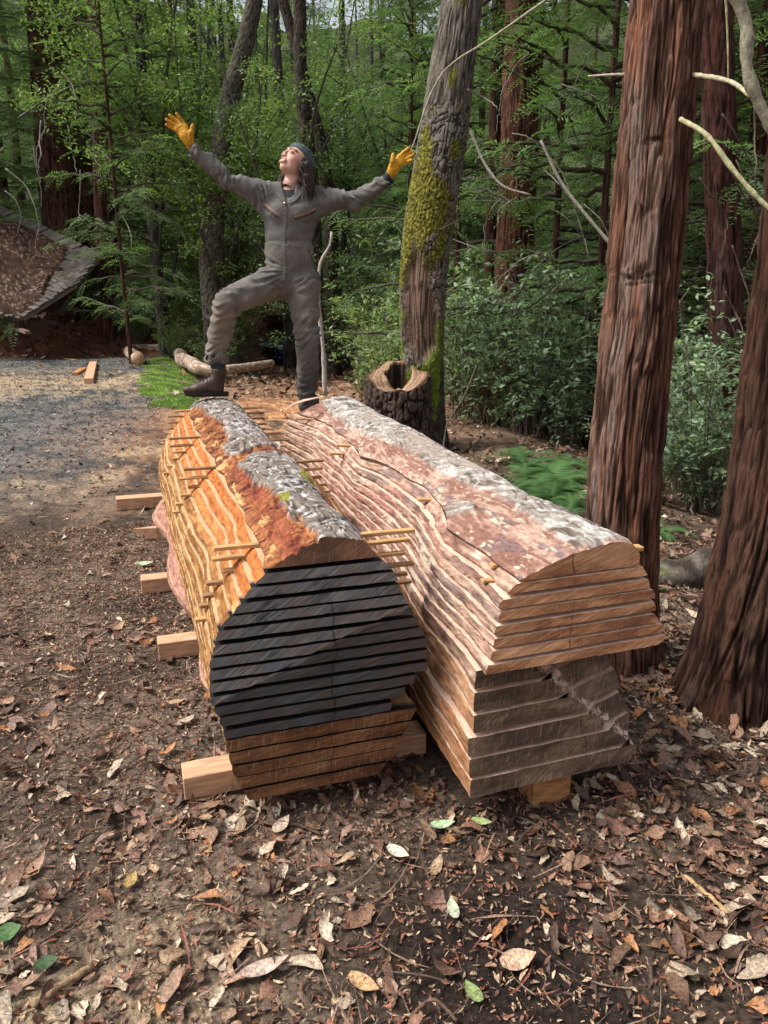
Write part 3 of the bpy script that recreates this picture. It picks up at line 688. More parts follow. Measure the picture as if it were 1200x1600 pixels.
for k in range(7):
    top = .7315 - k * .0336; me = slab_mesh('live_edge_plank', LB, RB, top - .0240, top, 0, 3.02 + .04 * (k % 3), frontBu, [E_TANB, SIDE, PLANEDB], colB, 300 + 7 * k, rough=.006)
    tag(frame_obj('live_edge_plank', me, OB, AB), 'orange brown end plank, %s below the bark cap of the right stack' % ('first' if k == 0 else ORD[k]), 'plank', G_B)
for k in range(6):
    top = .4905 - k * .0617; lb = LB if k < 3 else (lambda t, z: LB(t, z) - .012)
    me = slab_mesh('live_edge_plank', lb, RB, top - .0505, top, 0, 3.5 if k < 2 else 3.2, frontBl, [E_GREYB, SIDE, PLANEDB], colB, 400 + 9 * k, rough=.004)
    tag(frame_obj('live_edge_plank', me, OB, AB), ('thick grey brown slab with notched end, %s of the lower slabs in the right stack' % ORD[k]) if k < 5 else 'lowest thick slab of the right stack, near the ground', 'plank', G_B)
def capBL(t): return LB(t, .74 + 0 * t) + .004 + .012 * vn(t * 7, 0, 0, 170)
def capBR(t): return RB(t, .745 + 0 * t) + .008 * vn(t * 8, 0, 0, 171)
def silverB(s, t):
    n = fbm(s * 8, t * 4, 0, 172); n2 = vn(s * 40, t * 18, 0, 173)
    left = .30 + .045 * sst(.6, 1.4, t) + .03 * n + .012 * n2 + .03 * np.sin(t * 2.3)
    m = sst(-.008, .008, s - left)
    patch = np.exp(-(((s - .20) / .05) ** 2 + ((t - .55) / .12) ** 2)); return np.maximum(m * sst(.0, .03, t + .012 * n2), sst(.45, .6, patch + .15 * n))
def hB(s, t, u):
    dome = np.interp(u, [0, .08, .22, .40, .6, .8, .93, 1], [.004, .016, .036, .056, .070, .076, .064, .03])
    dome = dome * (1 + .12 * vn(t * 1.8, s * 2, 0, 174)) * lerp(1, 1.15, sst(0, 3, t))
    dome = dome + .022 * np.exp(-(((t - .5) / .14) ** 2 + ((s - .20) / .06) ** 2)) + .03 * np.exp(-(((t - 1.58) / .12) ** 2 + ((s - .26) / .05) ** 2))
    si = silverB(s, t); ed = np.clip(np.minimum(u, 1 - u) / .12, 0, 1)
    rid = np.abs(vn(s * 30 + 3 * vn(s * 8, t * 4, 0, 175), t * 7, 0, 176))
    return np.maximum(.001, dome + (si * (.005 + .005 * plates(s, t, 177, 60, 9)) + (1 - si) * (.007 * fbm(s * 26, t * 14, 0, 178) - .003 + .004 * rid)) * (.2 + .8 * ed))
def cB(s, t, u, h):
    si = silverB(s, t); p = plates(s, t, 177, 60, 9); n = fbm(s * 12, t * 5, 0, 179); n2 = vn(s * 60, t * 34, 0, 180)
    bark = cmix((.11, .085, .068), (.29, .255, .22), sst(.05, .75, p + .35 * n2)); wl = 1 - np.abs(vn(s * 20 - t * 5 + 2 * vn(s * 10, t * 5, 0, 196), t * 22 + s * 18, 0, 197)) * 3.2; bark = cmix_arr(bark, (.55, .54, .52), sst(-.1, .9, wl + .6 * n2 + .5 * n) * .6)
    bark = cmix_arr(bark, (.30, .24, .20), sst(.2, .5, -n) * .7)
    fbr = vn(s * 120, t * 9, 0, 184); red = cmix((.23, .115, .085), (.44, .29, .22), sst(-.45, .45, n + .4 * n2 + .5 * fbr))
    red = cmix_arr(red, (.26, .125, .11), sst(.1, .35, fbm(s * 11, t * 5, 0, 181)) * sst(.16, .26, s) * .6)
    red = cmix_arr(red, (.15, .11, .12), sst(.25, .5, fbm(s * 20, t * 9, 0, 182)) * .7)
    red = cmix_arr(red, (.62, .46, .33), sst(.34, .48, fbm(s * 70, t * 30, 0, 183) + .15 * n))
    return np.clip(cmix_arr(red, (0, 0, 0), si) + bark * si[..., None], .01, .9)
meB, _ = cap_mesh('bark_cap', capBL, capBR, .7375, hB, 0, 2.98, lambda s, z: .0 * s, [E_TANB, BARK, PLANEDB], cB)
tag(frame_obj('bark_cap', meB, OB, AB), 'wide grey bark cap with reddish torn side lying on the pale ended stack', 'bark cap')

# ---- sticks between the planks
STK = simple('sticker_wood', (.50, .30, .13), .75, .25, 20, .3, 120, .25, (1, 6, 6)); STK2 = simple('weathered_sticker_wood', (.30, .17, .085), .8, .3, 20, .3, 120, .25, (1, 6, 6))
ROWN = ['nearest', 'second', 'third', 'farthest']
for r, (t, s0, s1) in enumerate(((.22, -.02, .60), (1.28, -.05, .57), (2.03, -.06, .56), (3.02, -.03, .59))):
    for k in (range(6) if r else list(range(7)) + [12]):
        top = .7565 if k == 0 else kerfs[k - 1] - .0265; bot = kerfs[k]
        hh = top - bot - .0004
        tt = t + rng.normal(0, .012) + (.03 * k * .2); a = s0 + rng.normal(0, .012); b = s1 + rng.normal(0, .018)
        lz = float(LA(np.array(t), np.array(bot))); rz = float(RA(np.array(t), np.array(bot)))
        a = min(a + rng.uniform(0, .04), lz - .02) if k < 6 else lz - rng.uniform(.012, .03)
        b = max(b - rng.uniform(0, .03), rz + .05) if k < 6 else rz + rng.uniform(.01, .03)
        mb = MB(); M = Matrix.Rotation(rng.normal(0, .015), 3, 'Z')
        mb.box(((a + b) / 2, tt, (top + bot) / 2), (b - a, .024, hh), M, .0015)
        o = mb.build('spacer_stick', STK if rng.uniform() < .6 else STK2); o.location = (OA[0], OA[1], 0); o.rotation_euler = (0, 0, AA)
        tag(o, 'thin spacer stick, %s from the top in the %s row of the left stack' % (ORD[k], ROWN[r]), 'spacer stick', 'spacer sticks of the left stack')
# offcuts wedged in the right stack
def chip(px, py, z, size, ang, label, zr=None):
    p = PZ(px, py, z); mb = MB(); mb.box((0, 0, 0), size, None, .002)
    o = mb.build('wood_wedge', STK); o.location = p; o.rotation_euler = (0, radians(4), radians(ang)); tag(o, label, 'wedge', 'wooden wedges pushed in the right stack')
chip(668, 781, .728, (.075, .022, .010), 12, 'small wooden wedge under the bark cap of the right stack, middle of its side')
chip(781, 883, .730, (.055, .022, .010), 20, 'small wooden wedge under the bark cap near the front of the right stack')
chip(762, 907, .70, (.035, .02, .009), 20, 'tiny wedge one plank lower near the front of the right stack')
chip(545, 697, .73, (.12, .022, .012), 8, 'pale wedge under the bark cap at the far half of the right stack')
chip(527, 709, .70, (.08, .022, .010), 16, 'pale wedge one plank below the cap at the far half of the right stack')
chip(478, 655, .735, (.12, .024, .012), 5, 'pale wedge at the far end of the right stack')
chip(990, 856, .728, (.05, .03, .014), 15, 'short wooden block end poking out at the right of the bark cap')
# splintered strip at the far end of B
mb = MB(); p0 = PZ(452, 634, .83); p1 = PZ(497, 621, .86)
mb.tube([p0, (np.array(p0) + p1) / 2 + [0, 0, .006], p1], [.006, .016, .010], 6, squash=.4); o = mb.build('wood_splinter', PLANEDB); tag(o, 'long pale splinter of wood on the far end of the right bark cap', 'splinter')
# bearers under the stacks
BEAR = simple('bearer_lumber', (.56, .33, .20), .75, .2, 12, .3, 120, .25, (1, 7, 7)); BEARO = simple('orange_bearer_lumber', (.46, .22, .09), .75, .3, 12, .4, 120, .25, (1, 7, 7))
def zt_f(o, ang, s, t): return float(tz(o[0] + s * cos(ang) - t * sin(ang), o[1] + s * sin(ang) + t * cos(ang)))
BL = ['front', 'second', 'third', 'fourth', 'rear']
for i, (t, s0, s1, wd) in enumerate(((.21, -.145, .62, .085), (1.15, -.19, .5, .08), (1.92, -.25, .5, .085), (2.80, -.29, .5, .06), (3.02, -.33, .5, .085))):
    if i == 4: t = 3.75; 
    mb = MB(); hgt = A_BOT - .001 + .004; L_ = s1 - s0
    if i == 3:   # pointed end
        V = [[s0, 0, .06], [s0 + .14, -.03, .0], [s1, -.03, .0], [s1, .03, .0], [s0 + .14, .03, 0], [s0, 0, hgt], [s0 + .14, -.03, hgt], [s1, -.03, hgt], [s1, .03, hgt], [s0 + .14, .03, hgt]]
        V = np.array(V); V[:, 1] += t; V[:, 2] += -.004
        mb.add(V, [[1, 2, 7, 6], [2, 3, 8, 7], [3, 4, 9, 8], [4, 0, 5, 9], [0, 1, 6, 5], [1, 4, 3, 2], [6, 7, 8, 9]], [[0, 4, 1], [5, 6, 9]])
    else: mb.box(((s0 + s1) / 2, t, -.004 + hgt / 2), (L_, wd, hgt), None, .003)
    if i == 4: mb = MB(); mb.box(((s0 + .15), 3.62, .03), (.45, .10, .085), None, .003)
    o = mb.build('timber_bearer', BEAR); o.location = (OA[0], OA[1], 0); o.rotation_euler = (0, 0, AA)
    tag(o, ['pale square timber block under the front of the left stack', 'square timber end poking from under the left stack, second from the front', 'square timber end poking from under the left stack, third from the front', 'pointed timber end poking from under the left stack', 'square timber lying beyond the far end of the left stack, rearmost of its row'][i], 'timber bearer', 'timbers under the left stack')
for i, (t, s0, s1) in enumerate(((.10, .235, .36), (1.5, -.02, .6), (2.7, .0, .7))):
    mb = MB(); top = .4905 - 5 * .0617 - .0515
    mb.box(((s0 + s1) / 2, t, (top - .02) / 2 ), (s1 - s0, .09, top + .02), None, .003)
    o = mb.build('timber_bearer', BEARO); o.location = (OB[0], OB[1], 0); o.rotation_euler = (0, 0, AB)
    tag(o, ['orange wood block on the soil under the front of the right stack', 'timber bearer under the middle of the right stack', 'timber bearer under the far end of the right stack'][i], 'timber bearer', 'timbers under the right stack')
mb = MB(); M = Matrix.Rotation(radians(-10), 3, 'X'); mb.box((.285, .055, .122), (.055, .003, .020), M)
BLUE = simple('blue_card', (.05, .20, .50), .5, .1); WHITE = simple('white_card', (.55, .6, .62), .5, .1)
o = mb.build('paper_label', WHITE); o.location = (OB[0], OB[1], -.012); o.rotation_euler = (0, 0, AB); tag(o, 'small blue and white card under the right stack', 'label')
mb = MB(); mb.box((.275, .052, .122), (.030, .003, .014), M); mb.build('blue_print', BLUE, o)
# ================================================================== TREES
RBK = vcol_mat('redwood_bark', .95, 95, .60, 1.0, .010, (1, 1, .10), .10)
OBK = vcol_mat('oak_bark', .95, 80, .40, .9, .006, (1, 1, .6), .12)
MOSSM = vcol_mat('bark_moss', .95, 160, .5, 1.0, .01, (1, 1, 1), .05)
LEAFM = leaf_mat('green_leaf', .38, .42); NEEDM = leaf_mat('conifer_needles', .40, .6)
def spl(pts, n):
    pts = np.asarray(pts, float); L = np.r_[0, np.cumsum(np.linalg.norm(np.diff(pts, axis=0), axis=1))]; t = np.linspace(0, L[-1], n) if np.ndim(n) == 0 else n * L[-1]
    if len(pts) < 3: return np.stack([np.interp(t, L, pts[:, i]) for i in range(pts.shape[1])], 1)
    m = np.gradient(pts, L, axis=0); k = np.clip(np.searchsorted(L, t, 'right') - 1, 0, len(L) - 2); h = (L[k + 1] - L[k]); u = ((t - L[k]) / h)[:, None]; h = h[:, None]
    return (2*u**3-3*u**2+1) * pts[k] + (u**3-2*u**2+u) * h * m[k] + (-2*u**3+3*u**2) * pts[k+1] + (u**3-u**2) * h * m[k+1]
def trunk_mesh(name, path, rad, nth, ts, kind, seed, mats, paint=None, flare=.35, fl_h=.35, relief=1.0):
    pr = spl(np.concatenate([np.asarray(path, float), np.asarray(rad, float)[:, None]], 1), ts); C = pr[:, :3]; R0 = pr[:, 3]
    th = np.linspace(0, 2 * pi, nth, endpoint=False); z = C[:, 2:3] + 0 * th[None]; zr = z - C[0, 2]
    cx, sx = np.cos(th)[None] + 0 * z, np.sin(th)[None] + 0 * z
    R = R0[:, None] * (1 + .05 * vn(cx * 1.3, sx * 1.3, z * .8, seed) )
    R = R * (1 + flare * np.exp(-zr / fl_h) * (1 + .45 * vn(cx * 2.2, sx * 2.2, z * .5, seed + 1)))
    X, Y = cx * R0.mean(), sx * R0.mean()
    if kind == 'redwood':
        wz = z * 2.3; wx = X * 46 + 1.1 * vn(X * 9, Y * 9, z * 1.2, seed + 2) + .3 * vn(X * 30, Y * 30, z * 5, seed + 12); wy = Y * 46 + 1.1 * vn(X * 9, Y * 9, z * 1.2, seed + 3)
        a = np.abs(vn(wx, wy, wz, seed + 4)); b = np.abs(vn(wx * 2.3, wy * 2.3, wz * 2.6, seed + 5)); c3 = vn(X * 190, Y * 190, z * 16, seed + 6)
        rid = sst(.0, .30, a) * .62 + sst(.0, .30, b) * .38
        fl = vn(wx * .7, wy * .7, z * 11, seed + 7); rid = rid * (.85 + .3 * sst(-.1, .3, fl)) + .22 * c3
        hgt = rid * .016 * relief; n = vn(X * 60, Y * 60, z * 5, seed + 8)
        col = cmix((.040, .020, .014), (.170, .088, .060), sst(.25, 1.1, rid + .35 * n)); gr = sst(.1, .6, fbm(X * 12, Y * 12, z * 1.2, seed + 9))
        col = cmix_arr(col, (.20, .145, .12), gr * sst(.4, .9, rid) * .9); col = cmix_arr(col, (.23, .10, .06), sst(.3, .55, vn(X * 50, Y * 50, z * 3.5, seed + 10)) * .6)
    else:
        wx = X * 40 + 1.2 * vn(X * 10, Y * 10, z * 6, seed + 2); wy = Y * 40 + 1.2 * vn(X * 10, Y * 10, z * 6, seed + 3); wz = z * 14 + .8 * vn(X * 14, Y * 14, z * 8, seed)
        a = np.abs(vn(wx, wy, wz, seed + 4)); b = np.abs(vn(wx * .9 + 7, wy * .9, wz * 2.2, seed + 5)); c3 = vn(X * 120, Y * 120, z * 60, seed + 6)
        rid = np.clip(np.minimum(a * 3.2, .3 + b * 2.4), 0, 1) + .12 * c3
        hgt = rid * .012 * relief; n = vn(X * 30, Y * 30, z * 20, seed + 8)
        col = cmix((.030, .024, .020), (.165, .145, .120), sst(.05, .9, rid + .3 * n)); col = cmix_arr(col, (.26, .25, .225), sst(.25, .55, fbm(X * 10, Y * 10, z * 6, seed + 9)) * sst(.4, .9, rid) * .7)
    M = np.zeros(len(R0))
    if paint is not None: col, hgt = paint(C, th, z, X, Y, rid, col, hgt)
    R = R + hgt
    V = np.stack([C[:, 0:1] + R * cx, C[:, 1:2] + R * sx, z], -1).reshape(-1, 3)
    return mesh_np(name, V, grid_faces(len(C), nth, True), mats, col=np.clip(col.reshape(-1, 3), .005, .9))
# --- the reddish trunk standing right behind the right stack
def paint_r(C, th, z, X, Y, rid, col, hgt):
    # two branch scars with torn fibres on the side facing the stack
    for (hz, ang, sz) in ((1.55, -115, .055), (1.98, -112, .035)):
        d = (np.abs((np.degrees(th)[None] - (ang % 360) + 180) % 360 - 180) / 57.3 * .12 / (sz * 1.5)) ** 2 + ((z - hz) / (sz * .45)) ** 2
        d = d * (1 + .9 * vn(X * 40, Y * 40, z * 40, 701)); k = np.exp(-np.abs(d) ** 1.2); hgt = hgt + k * .010 * vn(X * 60, Y * 60, z * 160, 702) - .006 * k; col = cmix_arr(col, (.035, .02, .016), np.clip(k * 1.2, 0, 1) * .7 * sst(-.3, .3, vn(X * 50, Y * 50, z * 140, 703)))
    return col, hgt
t1b = PZ(972, 1030, .0); t1b[2] = float(tz(t1b[0], t1b[1])) - .05
t1p = [t1b, P(973, 800, 2.76), P(1005, 420, 2.78), P(1044, 0, 2.80), P(1044, 0, 2.80) + [.12, .03, 3.0], P(1044, 0, 2.80) + [.35, .1, 9.0]]
tr = thing('redwood_tree', 'tall straight redwood trunk with shaggy red brown bark right behind the pale ended stack', 'tree', tuple(t1b))
ts = np.concatenate([np.linspace(0, .27, 520), np.linspace(.27, 1, 90)[1:]])
link('trunk', trunk_mesh('trunk', np.array(t1p) - t1b, [.128, .122, .112, .106, .095, .05], 300, ts, 'redwood', 700, [RBK], paint_r, .25, .2), tr)
def crown_at(seed, n, r, z0, z1, leaf, rad=1.5):
    return None
# --- the dark flaring trunk at the right edge
t2b = PZ(1152, 1085, .0); t2b[2] = float(tz(t2b[0], t2b[1])) - .06
t2p = [t2b, P(1165, 1000, 2.42), P(1203, 820, 2.45), P(1252, 450, 2.5), P(1300, 0, 2.6), P(1330, -400, 2.7) + [0, 0, 4]]
tr2 = thing('redwood_tree', 'dark furrowed redwood trunk with flared base at the right edge', 'tree', tuple(t2b))
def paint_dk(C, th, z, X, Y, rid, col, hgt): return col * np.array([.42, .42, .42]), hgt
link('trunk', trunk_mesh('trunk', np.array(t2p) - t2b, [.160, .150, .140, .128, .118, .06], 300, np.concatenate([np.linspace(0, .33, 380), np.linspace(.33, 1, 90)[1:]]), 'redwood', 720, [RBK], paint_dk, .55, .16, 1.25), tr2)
# --- leaning mossy tanoak with a dead cavity
t3b = P(652, 694, 7.35); t3b[2] = float(tz(t3b[0], t3b[1])) - .1
t3p = [t3b, P(660, 600, 7.35), P(659, 480, 7.36), P(669, 360, 7.4), P(692, 220, 7.45), P(707, 100, 7.5), P(722, 0, 7.55), P(760, -260, 7.8), P(800, -700, 8.2)]
def paint_m(C, th, z, X, Y, rid, col, hgt):
    zz = z + t3b[2]; fc = np.cos(th[None] - radians(228)); cav = sst(.0, .25, np.cos(th[None] - radians(262)) - .55 + .25 * vn(X * 5, Y * 5, z * 3, 740)) * sst(.90, 1.05, zz + .15 * vn(X * 6, Y * 6, z * 4, 741)) * sst(1.9, 1.7, zz + .2 * vn(X * 6, Y * 6, 0, 742))
    mn = fbm(X * 9, Y * 9, z * 5, 743); mo = sst(.0, .45, 1.5 * mn + .65 * (fc - .35) + .62 * np.exp(-((zz - 2.2) / .7) ** 2) - .30 - 1.2 * sst(2.7, 3.1, zz)) * (1 - cav)
    mo2 = sst(.1, .3, mn + .9 * (np.cos(th[None] - radians(290)) - .8) + .6 * np.exp(-((zz - .9) / .4) ** 2) - .30) * (1 - cav); mo = np.maximum(mo, mo2)
    wood = cmix((.045, .028, .022), (.20, .13, .095), sst(.2, .8, np.abs(vn(X * 60, Y * 60, z * 4, 744)) * 2)); col = cmix_arr(col, (0, 0, 0), cav) + wood * cav[..., None]
    hgt = hgt * (1 - cav) - .05 * cav + .006 * cav * vn(X * 60, Y * 60, z * 4, 744)
    mc = cmix((.060, .062, .014), (.22, .20, .035), sst(-.4, .5, vn(X * 90, Y * 90, z * 80, 745))); mc = cmix_arr(mc, (.10, .17, .02), sst(1.5, 1.1, zz) * .6)
    col = col * (1 - mo[..., None]) + mc * mo[..., None]; hgt = hgt * (1 - .3 * mo) + mo * (.004 + .004 * vn(X * 90, Y * 90, z * 80, 746))
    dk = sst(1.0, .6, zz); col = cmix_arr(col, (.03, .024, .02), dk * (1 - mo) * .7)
    return col, hgt
tr3 = thing('tanoak_tree', 'leaning grey trunk with yellow green moss and a rotted cavity, fused to the hollow stump', 'tree', tuple(t3b))
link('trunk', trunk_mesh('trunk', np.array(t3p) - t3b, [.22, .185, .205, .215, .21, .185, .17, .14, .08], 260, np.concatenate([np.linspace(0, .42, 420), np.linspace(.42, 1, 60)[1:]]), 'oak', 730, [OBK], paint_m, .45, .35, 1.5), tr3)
# --- hollow stump
def stump():
    b = P(622, 690, 7.1); b[2] = float(tz(b[0], b[1])) - .06
    st = thing('tree_stump', 'dark hollow stump with slanted pale cut top beside the mossy leaning trunk', 'stump', tuple(b))
    n = 200; th = np.linspace(0, 2 * pi, n, endpoint=False); zt = .80; rows = []; cols = []
    def rad(z, k=1): return .285 * (1 + .30 * np.exp(-z / .22) * (1 + .5 * vn(np.cos(th) * 2, np.sin(th) * 2, 0, 750)) + .08 * vn(np.cos(th) * 1.5, np.sin(th) * 1.5, z, 751)) * k
    top = zt + .12 * np.cos(th - radians(80)) + .02 * vn(np.cos(th) * 3, np.sin(th) * 3, 0, 761)
    for q_ in np.linspace(0, 1, 130):
        z = top * q_; wx, wy = np.cos(th) * 8, np.sin(th) * 8; a = np.abs(vn(wx + vn(wx, wy, z * 5, 752), wy, z * 11, 753)); rid = np.clip(a * 3, 0, 1)
        r = rad(z) * .98 + .028 * rid + .010 * vn(wx * 3, wy * 3, z * 40, 754); rows.append(np.stack([r * np.cos(th), r * np.sin(th) * .85, z], -1)); cols.append(cmix((.014, .011, .010), (.085, .062, .050), sst(.2, 1, rid + .3 * vn(wx * 4, wy * 4, z * 30, 755))))
    inr = .44 + .15 * np.cos(th - radians(75)) + .07 * vn(np.cos(th) * 2, np.sin(th) * 2, 0, 756) - .06 * np.exp(-((((th - radians(250)) + pi) % (2 * pi) - pi) / .8) ** 2)
    for q_ in np.linspace(0.0, 1, 14):
        k = 1 + (inr - 1) * q_; r = rad(zt) * k; ring = vn(r * 60, th * .0 + 1, 0, 757)
        rows.append(np.stack([r * np.cos(th), r * np.sin(th) * .85, top + .004 + .006 * vn(np.cos(th) * 6, np.sin(th) * 6, r * 30, 758)], -1))
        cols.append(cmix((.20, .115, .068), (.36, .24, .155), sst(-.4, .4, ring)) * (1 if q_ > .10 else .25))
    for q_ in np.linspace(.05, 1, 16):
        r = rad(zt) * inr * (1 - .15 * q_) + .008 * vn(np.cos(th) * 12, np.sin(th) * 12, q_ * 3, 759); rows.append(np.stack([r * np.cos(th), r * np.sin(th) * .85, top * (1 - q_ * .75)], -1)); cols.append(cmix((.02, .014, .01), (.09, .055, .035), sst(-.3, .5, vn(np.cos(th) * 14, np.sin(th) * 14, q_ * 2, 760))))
    V = np.concatenate(rows); c = np.concatenate(cols); n0 = len(V); V = np.concatenate([V, [[0, 0, .15]]]); c = np.concatenate([c, [[.02, .015, .01]]])
    T = np.array([[n0 - n + i, n0 - n + (i + 1) % n, n0] for i in range(n)])
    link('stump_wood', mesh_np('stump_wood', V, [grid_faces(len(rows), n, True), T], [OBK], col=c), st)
stump()
# --- simple far trunks
def far_trunk(parent, path, rad, kind, seed, nth=40, nl=150, tint=None, relief=1.4):
    b = np.array(parent.location); pf = None
    if tint is not None: pf = lambda C, th, z, X, Y, rid, col, hgt: (col * np.array(tint), hgt)
    return link('trunk', trunk_mesh('trunk', np.asarray(path) - b, rad, nth, nl, kind, seed, [RBK if kind == 'redwood' else OBK], pf, .35, .5, relief), parent)
# ---------------------------------------------------------------- foliage kits
def fronds(A, D, N, L, W, nl, g, lw=.16, ll=.42):
    """flat sprays: start A, direction D, side N, length L -> narrow leaflets (triangles)"""
    n = len(A); t = np.linspace(.08, 1, nl); ta = t[None, :, None]
    curve = A[:, None] + D[:, None] * (L[:, None, None] * ta) + np.array([0, 0, -1.0]) * (L[:, None, None] * .28 * ta ** 2)
    V = []; lenp = (W[:, None] * (1 - .75 * (t[None] - .15) ** 2) * (1 - t[None] ** 5 * .6))[..., None]
    for s_ in (-1, 1):
        dr = N[:, None] * s_ + D[:, None] * .65 + g.normal(0, .16, (n, nl, 3)); dr /= np.linalg.norm(dr, axis=-1, keepdims=True)
        b0 = curve; tip = curve + dr * lenp; wv = D[:, None] * (L[:, None, None] * lw / nl * 2.6)
        V.append(np.stack([b0 - wv * .35, b0 * .45 + tip * .55 + wv * .6, tip, b0 * .5 + tip * .5 - wv * .6], 2))
    V = np.concatenate(V, 1).reshape(-1, 3); F = np.arange(len(V)).reshape(-1, 4); return V, F
def conifer_crown(name, seed, z0, z1, rmax, nb, droop=.35, ll=(.28, .5), dense=1.0, cols=((.028, .058, .022), (.055, .10, .035))):
    g = np.random.default_rng(seed); A = []; D = []; Nn = []; L = []; C = []; mb = MB()
    for i in range(nb):
        q = (i + g.uniform(0, 1)) / nb; z = z0 + (z1 - z0) * q; a = g.uniform(0, 2 * pi); R = rmax * (1 - q) ** .65 * g.uniform(.55, 1.1) + .25
        o = np.array([cos(a), sin(a), 0]); m = max(5, int(R * 9 * dense)); t = np.linspace(.12, 1, m)
        tp = (g.uniform(.1, .35) * t - droop * R * .5 * t ** 2 * g.uniform(.5, 1.5)); pts = o * (R * t)[:, None] + np.array([0, 0, z]) + np.array([0, 0, 1]) * tp[:, None] + np.cumsum(g.normal(0, .02, (m, 3)), 0)
        mb.tube(np.concatenate([[[0, 0, z]], pts]), np.linspace(.022, .004, m + 1), 4, col=(.05, .035, .025), cap=False)
        tang = np.gradient(pts, axis=0); tang /= np.linalg.norm(tang, axis=1)[:, None]; sd = np.cross(tang, [0, 0, 1]); sd /= np.linalg.norm(sd, axis=1)[:, None]
        sh = g.uniform(.7, 1.25)
        for s_ in (-1, 1):
            dd = tang * g.uniform(.3, .9, (m, 1)) + sd * s_ * 1.0 + g.normal(0, .18, (m, 3)) + np.array([0, 0, -.12]); dd /= np.linalg.norm(dd, axis=1)[:, None]
            nn = np.cross(dd, np.array([0, 0, 1]) + g.normal(0, .35, (m, 3))); nn /= np.linalg.norm(nn, axis=1)[:, None]
            A.append(pts); D.append(dd); Nn.append(nn); L.append(g.uniform(ll[0], ll[1], m) * (1.15 - .5 * t)); C.append(np.full(m, sh))
        A.append(pts[-1:]); D.append(tang[-1:]); Nn.append(sd[-1:]); L.append(np.array([ll[1]])); C.append(np.array([sh]))
    A = np.concatenate(A); D = np.concatenate(D); Nn = np.concatenate(Nn); L = np.concatenate(L); C = np.concatenate(C)
    nl = 9; V, F = fronds(A, D, Nn, L, L * .25, nl, g, .2)
    c = np.repeat(cmix(cols[0], cols[1], g.uniform(0, 1, len(A))) * C[:, None], nl * 2 * 4, 0)
    # order inside V is (n, 2*nl, 4)
    n0 = len(V); V = np.concatenate([V] + mb.V); c = np.concatenate([c] + mb.C); F = np.concatenate([F] + [q + n0 for q in mb.Q])
    return mesh_np(name, V, F, [NEEDM], smooth=False, col=c)
def leaves_at(Pt, g, l0, l1, asp, cols, updir=.35, shade=None, droop=0.0):
    n = len(Pt); d = g.normal(0, 1, (n, 3)); d[:, 2] = d[:, 2] * .55 + droop; d /= np.linalg.norm(d, axis=1)[:, None]
    up = g.normal(0, .55, (n, 3)) + [0, 0, 1.0]; s_ = np.cross(d, up); s_ /= np.linalg.norm(s_, axis=1)[:, None]; nn = np.cross(s_, d)
    L = g.uniform(l0, l1, n)[:, None]; w = L * asp
    V = np.stack([Pt, Pt + d * L * .45 + s_ * w / 2 + nn * w * .12, Pt + d * L - nn * L * .08, Pt + d * L * .45 - s_ * w / 2 + nn * w * .12, Pt + d * L * .5], 1)
    F = np.array([[0, 4, 2, 1], [0, 3, 2, 4]])[:, ::-1]; F = (np.arange(n)[:, None, None] * 5 + F[None]).reshape(-1, 4)
    c = cmix(cols[0], cols[1], g.uniform(0, 1, n) ** 1.3); c = np.repeat(c * (shade[:, None] if shade is not None else 1), 5, 0)
    return V.reshape(-1, 3), F, c
def broad_crown(name, seed, z0, z1, R, ncl, per, l=(.07, .12), asp=.42, cols=((.035, .075, .018), (.10, .16, .035)), clr=.45, limbs=9):
    g = np.random.default_rng(seed); mb = MB(); cen = []
    for i in range(limbs):
        a = g.uniform(0, 2 * pi); zb = z0 + (z1 - z0) * g.uniform(-.15, .5); ze = z0 + (z1 - z0) * g.uniform(.2, 1); r = R * g.uniform(.4, 1)
        p0 = np.array([0, 0, zb]); p3 = np.array([cos(a) * r, sin(a) * r, ze]); mid = (p0 + p3) / 2 + g.normal(0, .25, 3)
        pts = spl([p0, mid, p3], 8); mb.tube(pts, np.linspace(.06, .012, 8), 5, col=(.07, .06, .05), cap=False)
        for k in range(ncl // limbs):
            t = g.uniform(.3, 1); c0 = pts[int(t * 7)] + g.normal(0, .5, 3) * [1, 1, .6]; cen.append(c0)
            if k % 3 == 0: mb.tube([pts[int(t * 7)], (pts[int(t * 7)] + c0) / 2 + g.normal(0, .06, 3), c0], [.014, .009, .004], 4, col=(.07, .06, .05), cap=False)
    cen = np.array(cen); sh = g.uniform(.72, 1.25, len(cen)); k = np.repeat(np.arange(len(cen)), per)
    Pt = cen[k] + g.normal(0, clr * .5, (len(k), 3)) * [1, 1, .55]
    V, F, c = leaves_at(Pt, g, l[0], l[1], asp, cols, shade=sh[k]); n0 = len(V)
    return mesh_np(name, np.concatenate([V] + mb.V), np.concatenate([F] + [q + n0 for q in mb.Q]), [LEAFM], smooth=False, col=np.concatenate([c] + mb.C))
